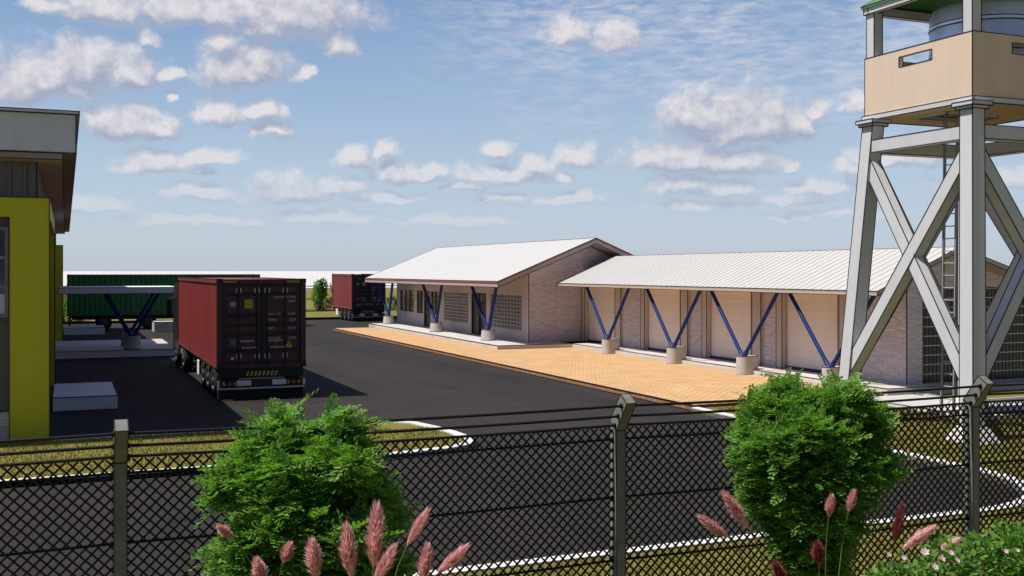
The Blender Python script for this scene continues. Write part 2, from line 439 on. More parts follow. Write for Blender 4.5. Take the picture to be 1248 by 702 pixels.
def bars(b, x, y0, y1, z0, z1, ny, nz, w, m, axis='x', d=.03):
    """grid of bars on a wall; axis x: wall in the plane X=x, else Y=x (y0..y1 is then X)"""
    for i in range(ny + 1):
        t = y0 + (y1 - y0) * i / ny
        if axis == 'x': b.box(x - d, x + d, t - w / 2, t + w / 2, z0, z1, m)
        else: b.box(t - w / 2, t + w / 2, x - d, x + d, z0, z1, m)
    for i in range(nz + 1):
        t = z0 + (z1 - z0) * i / nz
        if axis == 'x': b.box(x - d * .9, x + d * .9, y0 - w / 2 + .001, y1 + w / 2 - .001, t - w / 2, t + w / 2, m)
        else: b.box(y0 - w / 2 + .001, y1 + w / 2 - .001, x - d * .9, x + d * .9, t - w / 2, t + w / 2, m)

def gable_roof(parent, x0, xr, x1, zl, zr, zr1, y0, y1, t, m, fm, ln, ribs=0., trim=None):
    """two sloping sheets with fascia boards; xr ridge"""
    b = MB()
    for (xa, za, xb, zb) in ((x0, zl, xr, zr), (xr, zr, x1, zr1)):
        c = [(xa, y0, za - .05), (xb, y0, zb - .05), (xb, y1, zb - .05), (xa, y1, za - .05), (xa, y0, za), (xb, y0, zb), (xb, y1, zb), (xa, y1, za)]
        b.hexa(c, m)
        if ribs:
            n = int((y1 - y0) / ribs)
            for i in range(1, n):
                y = y0 + (y1 - y0) * i / n
                b.beam((xa, y, za + .006), (xb, y, zb + .006), .03, .013, m)
                b.beam((xa, y - .02, za + .001), (xb, y - .02, zb + .001), .007, .005, 'fasciaB')
    for (p, q) in (((x0, y0, zl), (xr, y0, zr)), ((xr, y0, zr), (x1, y0, zr1)), ((x0, y1, zl), (xr, y1, zr)), ((xr, y1, zr), (x1, y1, zr1)),
                   ((x0, y0, zl), (x0, y1, zl)), ((x1, y0, zr1), (x1, y1, zr1)), ((xr, y0, zr), (xr, y1, zr))):
        b.line(p, q, ln)
    roof = b.build('roof', parent)
    f = MB(); e = .05
    # eave boards and rake boards hang below the sheet
    f.box(x0 + .004, x0 + e, y0 + e, y1 - e, zl - t, zl - .035, fm); f.box(x1 - e, x1 - .004, y0 + e, y1 - e, zr1 - t, zr1 - .035, fm)
    for yy in (y0 + .004, y1 - e):
        for (xa, za, xb, zb) in ((x0 + .004, zl, xr, zr), (xr, zr, x1 - .004, zr1)):
            f.extr([(xa, yy, za - t), (xb, yy, zb - t), (xb, yy, zb - .052), (xa, yy, za - .052)], (0, e - .004, 0), fm)
            f.line((xa, yy if yy < y1 - 1 else yy + e, za - t), (xb, yy if yy < y1 - 1 else yy + e, zb - t), ln * .8)
    f.line((x0, y0, zl - t), (x0, y1, zl - t), ln * .8); f.line((x0, y0, zl - t), (x0, y0, zl), ln * .8)
    # soffit boards along the underside
    for (xa, za, xb, zb) in ((x0 + e, zl - t + .02, xr, zr - t + .02), (xr, zr - t + .02, x1 - e, zr1 - t + .02)):
        f.hexa([(xa, y0 + e, za), (xb, y0 + e, zb), (xb, y1 - e, zb), (xa, y1 - e, za), (xa, y0 + e, za + .02), (xb, y0 + e, zb + .02), (xb, y1 - e, zb + .02), (xa, y1 - e, za + .02)], 'soffit')
    f.build('fascia', roof)
    if trim:
        g = MB()
        for (p, q) in (((x0 - .012, y0 - .012, zl - .05), (xr, y0 - .012, zr - .05)), ((xr, y0 - .012, zr - .05), (x1 + .012, y0 - .012, zr1 - .05)), ((x0 - .012, y0, zl - .05), (x0 - .012, y1, zl - .05))):
            g.beam(p, q, .03, .055, trim)
        g.build('roof_trim', roof)
    return roof

# ------------------------------------------------------------------ office building with verandah (further one)
A = thing('verandah_building', 'white gabled building with a verandah and glass block windows, the taller and farther of two', 'building', (23.1, 56.8, 0))
def P(o, parent):      # keep the part where it was modelled in site coordinates
    o.parent = parent; o.matrix_parent_inverse = Matrix.Translation(-Vector(parent.location)); return o
def part(mb, name, parent, top):
    o = mb.build(name, parent)
    if parent is top: o.matrix_parent_inverse = Matrix.Translation(-Vector(top.location))
    return o

class Site:
    """build parts in site coordinates under a thing whose Empty stands at its base"""
    def __init__(s, top): s.top = top
    def __call__(s, mb, name, parent=None):
        o = mb.build(name, parent or s.top)
        if parent is None: o.location = -Vector(s.top.location)
        return o

sA = Site(A)
wy0, wy1, wx0, wx1 = 46.0, 67.6, 20.1, 26.1
def roofA(x): return 5.25 - abs(x - 23.1) * .408 - .27
w = MB()
ops = [(66.9, 63.95, 1.12, 2.48), (63.35, 62.05, 1.10, 2.48), (61.9, 60.65, .3, 2.48), (60.55, 59.1, 1.12, 2.48), (58.2, 54.15, .86, 2.5), (53.7, 51.5, .3, 2.53), (50.95, 46.85, .84, 2.53)]
# front wall built round its openings
edges = sorted([(b_, a_, z0, z1) for a_, b_, z0, z1 in ops])
yy = wy0 + .2
for (ya, yb, z0, z1) in edges:
    w.box(wx0, wx0 + .2, yy, ya, .28, roofA(wx0 + .1), 'plasterA')
    if z0 > .35: w.box(wx0, wx0 + .2, ya, yb, .28, z0, 'plasterA')
    w.box(wx0, wx0 + .2, ya, yb, z1, roofA(wx0 + .1), 'plasterA')
    yy = yb
w.box(wx0, wx0 + .2, yy, wy1 - .2, .28, roofA(wx0 + .1), 'plasterA')
w.box(wx1 - .2, wx1, wy0 + .2, wy1 - .2, 0, roofA(wx1 - .1), 'plasterA')
w.line((wx0, wy0, .3), (wx0, wy1, .3), .03); w.line((wx0, wy1, .3), (wx0, wy1, 3.6), .03)
sA(w, 'wall')
for y in (wy1 - .2, wy0):
    g = MB()
    g.extr([(wx0 - .002, y, .0), (wx1, y, .0), (wx1, y, roofA(wx1)), (23.1, y, roofA(23.1)), (wx0 - .002, y, roofA(wx0))], (0, .2, 0), 'brickA')
    if y != wy0: sA(g, 'gable_wall')
g.line((wx0, wy0, .3), (wx0, wy0, 3.7), .03); g.line((wx0, wy0, .3), (wx1, wy0, .3), .035)
g.line((wx0, wy0, roofA(wx0)), (23.1, wy0, roofA(23.1)), .04); g.line((wx1, wy0, roofA(wx1)), (23.1, wy0, roofA(23.1)), .04)
sA(g, 'gable_wall')
rA = gable_roof(A, 18.1, 23.1, 28.1, 3.22, 5.25, 3.22, 44.9, 68.2, .27, 'roof', 'fascia', .03, trim='redtrim')
rA.location = -Vector(A.location)
p = MB(); p.prism([(17.95, 44.6), (26.8, 44.6), (26.8, 46.05), (20.15, 46.05), (20.15, 66.7), (17.95, 66.7)], 0, .32, 'concrete', ln=.03)
sA(p, 'plinth')
for Y in (48.3, 56.2, 65.6):
    c = v_column(A, 18.95, Y, .32, .84, .37, .31, 1.8, 3.14, .082, lean=-.25); c.location = -Vector(A.location)
for i, (ya, yb, z0, z1) in enumerate([(63.95, 66.9, 1.12, 2.48), (62.05, 63.35, 1.10, 2.48), (59.1, 60.55, 1.12, 2.48)]):
    f = MB(); ny = 3 if i == 0 else 2
    bars(f, wx0 + .06, ya + .02, yb - .02, z0 + .02, z1 - .02, ny, 4, .055, 'dark', d=.035)
    win = sA(f, 'window')
    q = MB(); q.box(wx0 + .085, wx0 + .1, ya, yb, z0, z1, 'glassY' if i != 1 else 'glassY'); q.build('pane', win)
for (ya, yb, z0, z1) in ((54.15, 58.2, .86, 2.5), (46.85, 50.95, .84, 2.53)):
    f = MB(); f.box(wx0 + .05, wx0 + .12, ya, yb, z0, z1, 'blockglass')
    bars(f, wx0 + .05, ya + .012, yb - .012, z0 + .012, z1 - .012, 22, 9, .022, 'blockbar', d=.014)
    sA(f, 'glass_block_panel')
for (ya, yb, z1) in ((60.65, 61.9, 2.48), (51.5, 53.7, 2.53)):
    f = MB(); f.box(wx0 + .08, wx0 + .13, ya + .05, yb - .05, .33, z1 - .05, 'doorbrown')
    d_ = sA(f, 'door')
    q = MB(); bars(q, wx0 + .06, ya + .04, yb - .04, .33, z1 - .04, 1 if yb - ya < 1.5 else 2, 1, .08, 'dark', d=.05); q.box(wx0 + .02, wx0 + .1, ya + .06, yb - .06, 2.0, 2.06, 'dark'); q.build('door_frame', d_)
    q = MB(); q.box(wx0 + .072, wx0 + .079, ya + .1, yb - .1, 2.07, z1 - .1, 'glassY'); q.build('pane', d_)
    q = MB(); q.tube((wx0 + .02, (ya + yb) / 2 + .14, 1.1), (wx0 + .02, (ya + yb) / 2 + .14, 1.3), .018, 'chrome'); q.box(wx0 + .02, wx0 + .08, (ya + yb) / 2 + .13, (ya + yb) / 2 + .15, 1.19, 1.21, 'chrome'); q.build('handle', d_)

# ------------------------------------------------------------------ warehouse (nearer one)
B = thing('warehouse', 'long white ribbed-roof warehouse with beige loading doors behind blue V columns', 'building', (25.0, 35.0, 0))
sB = Site(B)
bx = 22.95; by0 = 24.6
def roofB(x): return (4.40 - (24.15 - x) * .42 if x < 24.15 else 4.40 - (x - 24.15) * .30) - .13
bays = [(42.55, 45.65), (37.0, 39.95), (32.15, 35.15), (27.45, 30.45)]
w = MB(); prev = 46.0
for (ya, yb) in bays:
    w.box(bx, bx + .2, yb, prev, .2, roofB(bx), 'brickA'); w.box(bx, bx + .2, ya, yb, 2.98, roofB(bx), 'brickA'); prev = ya
w.box(bx, bx + .2, by0 + .2, prev, .2, roofB(bx), 'brickA')
w.line((bx, by0, .3), (bx, 46, .3), .02); w.line((bx, by0, .3), (bx, by0, 3.7), .025)
sB(w, 'wall')
xe = 29.5
g = MB()
g.extr([(bx - .001, by0, 0), (bx + .62, by0, 0), (bx + .62, by0, roofB(bx + .62)), (bx - .001, by0, roofB(bx))], (0, .2, 0), 'brickA')
g.extr([(bx + .62, by0 + .001, 3.18), (xe, by0 + .001, 3.18), (xe, by0 + .001, max(3.2, roofB(xe))), (24.15, by0 + .001, roofB(24.15)), (bx + .62, by0 + .001, roofB(bx + .62))], (0, .2, 0), 'brickA')
g.box(bx + .62, xe, by0 + .001, by0 + .2, 0, .3, 'brickA'); g.box(xe, xe + .3, by0, by0 + .2, 0, roofB(xe) - .1, 'brickA')
g.box(xe + .1, xe + .3, by0 + .2, 46, 0, roofB(xe) - .1, 'brickA')
g.line((bx + .62, by0, .3), (bx + .62, by0, 3.18), .025); g.line((bx + .62, by0, 3.18), (xe, by0, 3.18), .025)
g.line((bx, by0, .3), (xe, by0, .3), .02)
sB(g, 'gable_wall')
f = MB(); f.box(bx + .62, xe, by0 + .08, by0 + .16, .3, 3.18, 'blockglass')
for k in range(41):
    t_ = bx + .64 + (xe - bx - .66) * k / 40; f.box(t_ - .012, t_ + .012, by0 + .066, by0 + .08, .32, 3.16, 'doorbrown')
for k in range(11):
    t_ = .32 + 2.84 * k / 10; f.box(bx + .64, xe - .02, by0 + .06, by0 + .082, t_ - .013, t_ + .013, 'blockbar')
sB(f, 'glass_block_panel')
rB = gable_roof(B, 21.1, 24.15, 30.3, 3.12, 4.40, 2.56, 23.75, 45.1, .13, 'roof', 'fasciaB', .024, ribs=.36)
rB.location = -Vector(B.location)
p = MB(); p.prism([(21.7, 24.02), (23.6, 24.02), (31, 24.02), (31, 24.7), (23.0, 24.7), (23.0, 45.95), (21.7, 45.95), (21.7, 44.62)], 0, .32, 'concrete', ln=.02)
sB(p, 'plinth')
for Y in (26.2, 30.7, 35.3, 40.65):
    c = v_column(B, 21.45, Y, .15, .78, .255, .235, 2.0, 3.06, .066, back=21.76, lean=-.02); c.location = -Vector(B.location)
for (ya, yb) in bays:
    d_ = MB(); d_.box(bx + .10, bx + .16, ya + .05, yb - .05, .42, 2.94, 'door')
    for k in range(1, 9): d_.box(bx + .096, bx + .1, ya + .05, yb - .05, .42 + k * .28 - .002, .42 + k * .28 + .002, 'doorframe')
    do = sB(d_, 'loading_door')
    q = MB(); q.box(bx + .06, bx + .17, ya + .05, yb - .05, .325, .42, 'navy'); q.build('door_sill', do)
    q = MB()
    q.box(bx - .10, bx + .12, yb - .02, yb + .3, .325, 3.2, 'doorframe', .02)
    q.box(bx - .10, bx + .12, ya - .5, ya + .02, .325, 3.2, 'doorframe', .02)
    q.box(bx - .05, bx + .10, ya + .02, ya + .14, .33, 2.96, 'doorframe', .018)
    q.box(bx - .05, bx + .12, ya + .15, yb - .02, 2.92, 3.1, 'doorframe')
    q.build('door_frame', do)

# ------------------------------------------------------------------ water tower
TX, TY = 19.75, 19.1
T = thing('water_tower', 'tall grey concrete water tower on four cross-braced splayed legs with a cream parapet', 'water tower', (TX, TY, 0))
L = .018
a0, a1, zt = 2.0, 1.54, 7.28
def leg_xy(sx, sy, z):
    a = a0 + (a1 - a0) * z / zt
    return (sx * a, sy * a, z)
for sx, sy in ((-1, -1), (1, -1), (1, 1), (-1, 1)):
    q = MB(); q.loft(leg_xy(sx, sy, .1), .37, leg_xy(sx, sy, zt), .35, 'tower', L)
    lg = q.build('leg', T)
    q = MB(); x, y, z = leg_xy(sx, sy, zt)
    q.box(x - .29, x + .29, y - .29, y + .29, zt, zt + .09, 'tower', L); q.box(x - .24, x + .24, y - .24, y + .24, zt - .07, zt, 'tower', L)
    q.build('leg_cap', lg)
    q = MB(); x, y, z = leg_xy(sx, sy, 0)
    q.loft((x, y, 0), .95, (x, y, .42), .44, 'concrete', L); q.build('footing', lg)
for i, (s1, s2) in enumerate((((-1, -1), (-1, 1)), ((-1, -1), (1, -1)), ((1, -1), (1, 1)), ((-1, 1), (1, 1)))):
    out = Vector(((s1[0] + s2[0]) / 2, (s1[1] + s2[1]) / 2, 0))
    def lp(s_, z): return Vector(leg_xy(s_[0], s_[1], z))
    q = MB(); q.beam(lp(s1, 6.72), lp(s2, 6.72), .30, .30, 'tower', ln=L); q.build('tie_beam', T)
    q = MB(); q.beam(lp(s1, 6.38), lp(s2, 1.22), .30, .285, 'tower', up=out, ln=L); q.build('brace', T)
    q = MB(); q.beam(lp(s2, 6.38), lp(s1, 1.22), .30, .25, 'tower', up=out, ln=L); q.build('brace', T)
q = MB()
h = 1.68
z0 = zt + .09
hx = (-1.0, .55, -.28, .52)                # hatch
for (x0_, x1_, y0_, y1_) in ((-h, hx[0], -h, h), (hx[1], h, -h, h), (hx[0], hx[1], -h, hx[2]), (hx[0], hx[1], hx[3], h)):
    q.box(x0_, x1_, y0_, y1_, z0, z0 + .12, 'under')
for (x0_, x1_, y0_, y1_) in ((-h - .05, -h - .001, -h - .05, h + .05), (h + .001, h + .05, -h - .05, h + .05), (-h, h, -h - .05, -h - .001), (-h, h, h + .001, h + .05)):
    q.box(x0_, x1_, y0_, y1_, z0 - .01, z0 + .11, 'tower', L * .8)
for p0, p1 in (((hx[0], hx[2]), (hx[1], hx[2])), ((hx[1], hx[2]), (hx[1], hx[3])), ((hx[0], hx[3]), (hx[1], hx[3])), ((hx[0], hx[2]), (hx[0], hx[3]))):
    q.beam((*p0, z0 - .03), (*p1, z0 - .03), .07, .07, 'tower', ln=.012)
q.build('platform', T)
# parapet with a slot in every face
q = MB(); pz0, pz1 = z0 + .11, z0 + 1.52; tpk = .12
for k in range(4):
    Rz = Matrix.Rotation(k * pi / 2, 3, 'Z')
    def bx3(u0, u1, zz0, zz1, lines=True):
        c = []
        for z in (zz0, zz1):
            for (u, v_) in ((u0, -h), (u1, -h), (u1, -h + tpk), (u0, -h + tpk)):
                p_ = Rz @ Vector((u, v_, z)); c.append((p_.x, p_.y, p_.z))
        q.hexa(c, 'parapet')
    e = h - (tpk if k % 2 else 0) - (.001 if k % 2 else 0)
    s0, s1, sz0, sz1 = -.52, .52, pz0 + 1.0, pz0 + 1.24
    bx3(-e, e, pz0, sz0); bx3(-e, s0, sz0, sz1); bx3(s1, e, sz0, sz1); bx3(-e, e, sz1, pz1)
    def pt(u, z, v_=-h): p_ = Rz @ Vector((u, v_, z)); return (p_.x, p_.y, p_.z)
    for a, c in (((-h, pz1), (h, pz1)), ((-h, pz0), (-h, pz1)), ((s0, sz0), (s1, sz0)), ((s0, sz1), (s1, sz1)), ((s0, sz0), (s0, sz1)), ((s1, sz0), (s1, sz1)), ((-h, pz0), (h, pz0))):
        q.line(pt(*a), pt(*c), L)
    q.line(pt(s0, sz0, -h + tpk), pt(s0, sz1, -h + tpk), L * .8); q.line(pt(s0, sz0, -h + tpk), pt(s1, sz0, -h + tpk), L * .8)
q.build('parapet', T)
for sx, sy in ((-1, -1), (1, -1), (1, 1), (-1, 1)):
    q = MB(); x, y = sx * (h - .16), sy * (h - .16); q.box(x - .13, x + .13, y - .13, y + .13, pz1 - .02, z0 + 2.60, 'tower', L); q.build('roof_post', T)
q = MB(); rz = z0 + 2.59
for k in range(4):
    Rz = Matrix.Rotation(k * pi / 2, 3, 'Z')
    e = h + .02 - (.16 if k % 2 else 0)
    c = []
    for z in (rz, rz + .2):
        for (u, v_) in ((-e, -h - .02), (e, -h - .02), (e, -h + .14), (-e, -h + .14)):
            p_ = Rz @ Vector((u, v_, z)); c.append((p_.x, p_.y, p_.z))
    q.hexa(c, 'tower', L)
rb = q.build('roof_beam', T)
q = MB(); e = h + .07; zz = rz + .20
base = [(-e, -e, zz), (e, -e, zz), (e, e, zz), (-e, e, zz)]; apex = (0, 0, zz + 1.15)
for i in range(4):
    a, c = base[i], base[(i + 1) % 4]
    q.add([a, c, apex], [(0, 1, 2)], 'greenroof'); q.add([(a[0], a[1], a[2] - .05), (c[0], c[1], c[2] - .05), (0, 0, apex[2] - .05)], [(2, 1, 0)], 'greenroof')
    q.add([a, c, (c[0], c[1], c[2] - .05), (a[0], a[1], a[2] - .05)], [(3, 2, 1, 0)], 'greenroof')
    q.line(a, c, L); q.line(a, apex, L)
q.build('roof', T)
q = MB()
lx, ly0, ly1 = -.52, -.12, .26
for y in (ly0, ly1): q.beam((lx - .12, y, .14), (lx + .02, y, z0 + .7), .05, .04, 'ladder', ln=.008)
for k in range(27):
    z = .4 + k * .29; x = lx - .12 + .14 * z / (z0 + .7)
    q.tube((x, ly0, z), (x, ly1, z), .016, 'ladder', n=6)
q.build('ladder', T)

q = MB(); r = 1.21; cz0, cz1 = z0 + .13, z0 + 2.55
cc = (20.02, 18.95)
tk = thing('water_tank', 'round brushed steel tank on the platform of the water tower', 'water tank', (cc[0], cc[1], cz0))
prof = [(r, 0), (r, cz1 - cz0 - .18), (r * .95, cz1 - cz0 - .06), (r * .8, cz1 - cz0), (.25, cz1 - cz0 + .06), (0.02, cz1 - cz0 + .06)]
n = 48
vs = [(pr * cos(2 * pi * i / n), pr * sin(2 * pi * i / n), z) for pr, z in prof for i in range(n)]
q.add(vs, [(j * n + i, j * n + (i + 1) % n, (j + 1) * n + (i + 1) % n, (j + 1) * n + i) for j in range(len(prof) - 1) for i in range(n)], 'tank', True)
q.build('tank_shell', tk)
for zc in (.62, 1.27, 1.93):
    q = MB()
    for dz, rr in ((-.045, .012), (.045, .012)):
        q.ring((0, 0, zc + dz), r + .012, .022, 'dark', 48)
    q.ring((0, 0, zc), r + .02, .06, 'tank', 48)
    q.build('tank_band', tk)

# ------------------------------------------------------------------ yellow building, left
Yb = thing('yellow_building', 'building with a yellow-green frame, dark cladding and a deep grey flat roof edge', 'building', (-7.0, 49.0, 0))
sY = Site(Yb)
b = MB()
x0_, x1_, y0_, y1_ = -14., -.58, 25.2, 73.0
b.box(x0_, x1_, y0_, y1_, .7, 6.1, 'clad'); b.line((x1_, y0_, 0), (x1_, y0_, 6.1), .02)
xx = x0_ + .3
while xx < x1_ - .05:
    b.box(xx - .03, xx + .03, y0_ - .035, y0_ + .01, .7, 6.09, 'clad'); b.line((xx + .035, y0_ - .005, .7), (xx + .035, y0_ - .005, 6.08), .012); xx += .3
yy = y0_ + .2
while yy < y1_: b.box(x1_ - .01, x1_ + .03, yy - .03, yy + .03, .7, 6.09, 'clad'); yy += .4
sY(b, 'wall')
b = MB(); b.box(x0_ - .03, x1_ + .03, y0_ - .06, y1_ + .03, 0, .7, 'brickA', .015); sY(b, 'plinth')
b = MB()
b.box(-1.10, -.32, 24.9, 25.7, 0, 4.83, 'yellow')
for x in (-1.10, -.32): b.line((x, 24.9, 0), (x, 24.9, 4.83), .016)
b.line((-.32, 25.7, 0), (-.32, 25.7, 4.83), .016)
b.box(-14.0, -.32, 24.9, 25.7, 4.832, 5.26, 'yellow'); b.box(-.6, -.32, 25.701, 37.2, 4.832, 5.26, 'yellow')
b.box(-.62, -.32, 37.2, 38.0, 0, 5.26, 'yellow', .02)
for p0, p1 in (((-14, 24.9, 5.26), (-.32, 24.9, 5.26)), ((-.32, 24.9, 5.26), (-.32, 38, 5.26)), ((-.32, 25.7, 4.83), (-.32, 37.2, 4.83)), ((-14, 24.9, 4.83), (-1.1, 24.9, 4.83)), ((-.32, 24.9, 4.8), (-.32, 24.9, 5.26))): b.line(p0, p1, .018)
sY(b, 'portal_frame')
b = MB(); b.box(-.62, -.14, 60.0, 60.8, 0, 5.02, 'yellow', .03); b.box(-.62, -.2, 60.801, 70, 4.6, 5.02, 'yellow'); b.box(-.62, -.16, 70.001, 70.8, 0, 5.02, 'yellow', .03); sY(b, 'portal_frame')
b = MB(); bars(b, 25.12, -3.4, -1.16, 2.74, 4.6, 2, 3, .07, 'gmetal', axis='y', d=.05); wn = sY(b, 'window')
q = MB(); q.box(-3.4, -1.16, 25.14, 25.16, 3.2, 4.6, M['glass']); q.box(-3.4, -1.16, 25.138, 25.16, 2.74, 3.2, 'offwhite'); q.build('pane', wn)
b = MB()
b.box(-15, .20, 24.4, 74.0, 6.19, 7.0, 'fasciaG', .018)
rf = sY(b, 'roof')
q = MB(); q.box(-15.1, .27, 24.33, 74.1, 7.001, 7.07, 'fasciaG', .018); q.build('roof_cap', rf)
q = MB(); q.box(-15, .205, 24.41, 73.99, 6.185, 6.19, 'browntrim'); q.box(.201, .22, 24.42, 73.9, 6.2, 6.99, 'browntrim'); q.build('side_trim', rf)
q = MB(); q.box(-14.9, -.05, 24.5, 73.5, 6.05, 6.184, 'soffit', .018); q.build('soffit', rf)

# entrance canopy on V columns
cp = thing('entrance_canopy', 'flat white canopy on blue V struts reaching out from the yellow building', 'canopy', (2.1, 50.0, 0))
sC = Site(cp)
b = MB(); b.box(-.3, 4.5, 47.55, 52.4, 2.74, 3.0, 'white', .028); sC(b, 'canopy_slab')
for Y in (49.0, 51.6):
    c = v_column(cp, 2.68, Y, .3, .90, .37, .32, 1.1, 2.76, .075, lean=0., along='x'); c.location = -Vector(cp.location)
def slab(name, label, cat, x0, x1, y0, y1, z, m, side=None, ln=.025):
    b = MB(); cx, cy = (x0 + x1) / 2, (y0 + y1) / 2
    b.prism([(x0 - cx, y0 - cy), (x1 - cx, y0 - cy), (x1 - cx, y1 - cy), (x0 - cx, y1 - cy)], 0, z, m, side, ln)
    o = b.build(name); o.location = (cx, cy, 0.001); return tag(o, label, cat)
slab('concrete_platform', 'low wide concrete platform with a white edge under the entrance canopy', 'platform', -.54, 4.45, 48.4, 56.0, .3, 'doorframe', 'white')
slab('loading_step', 'pale grey concrete step against the yellow column near the fence', 'step', -.31, 1.28, 30.45, 34.3, .36, 'offwhite')
slab('concrete_block', 'small pale concrete block beside the end of the green container', 'block', -.1, 2.1, 66.2, 68.6, .42, 'offwhite', ln=.03)
slab('concrete_block', 'bluish pale concrete block under the middle of the green container', 'block', 4.9, 6.6, 67.2, 69.0, .62, 'pedestal', ln=.03)

# ------------------------------------------------------------------ container trucks
def wheel_mesh(cx, cy, r, w, side, t, top, dual=False):
    """tyre + rim as a part with two sub-parts' materials; side -1 left, +1 right"""
    b = MB(); n = 28
    prof = [(r * .60, -w / 2), (r * .93, -w / 2), (r, -w * .36), (r, w * .36), (r * .93, w / 2), (r * .60, w / 2)]
    vs = [(cx + o, cy + pr * cos(2 * pi * i / n), r + pr * sin(2 * pi * i / n)) for pr, o in prof for i in range(n)]
    b.add(vs, [(j * n + i, j * n + (i + 1) % n, (j + 1) * n + (i + 1) % n, (j + 1) * n + i) for j in range(len(prof) - 1) for i in range(n)], 'rubber', True)
    for i in range(n):
        a = 2 * pi * i / n; b.box(cx - w * .30, cx + w * .30, cy + r * cos(a) - .008, cy + r * cos(a) + .008, r + r * sin(a) - .008, r + r * sin(a) + .008, 'rubber')
    o = b.build('wheel', top)
    b = MB(); rr = r * .61; x_o = cx + side * w * .5
    prof = [(rr, x_o), (rr * .92, x_o), (rr * .86, x_o - side * .07), (rr * .45, x_o - side * .05), (rr * .42, x_o + side * .03), (.001, x_o + side * .03)]
    vs = [(x, cy + pr * cos(2 * pi * i / n), r + pr * sin(2 * pi * i / n)) for pr, x in prof for i in range(n)]
    b.add(vs, [(j * n + i, j * n + (i + 1) % n, (j + 1) * n + (i + 1) % n, (j + 1) * n + i) for j in range(len(prof) - 1) for i in range(n)], 'rim')
    for k in range(8):
        a = 2 * pi * k / 8; b.tube((x_o - side * .05, cy + rr * .66 * cos(a), r + rr * .66 * sin(a)), (x_o - side * .02, cy + rr * .66 * cos(a), r + rr * .66 * sin(a)), .018, 'chrome', n=6)
    b.build('rim', o)

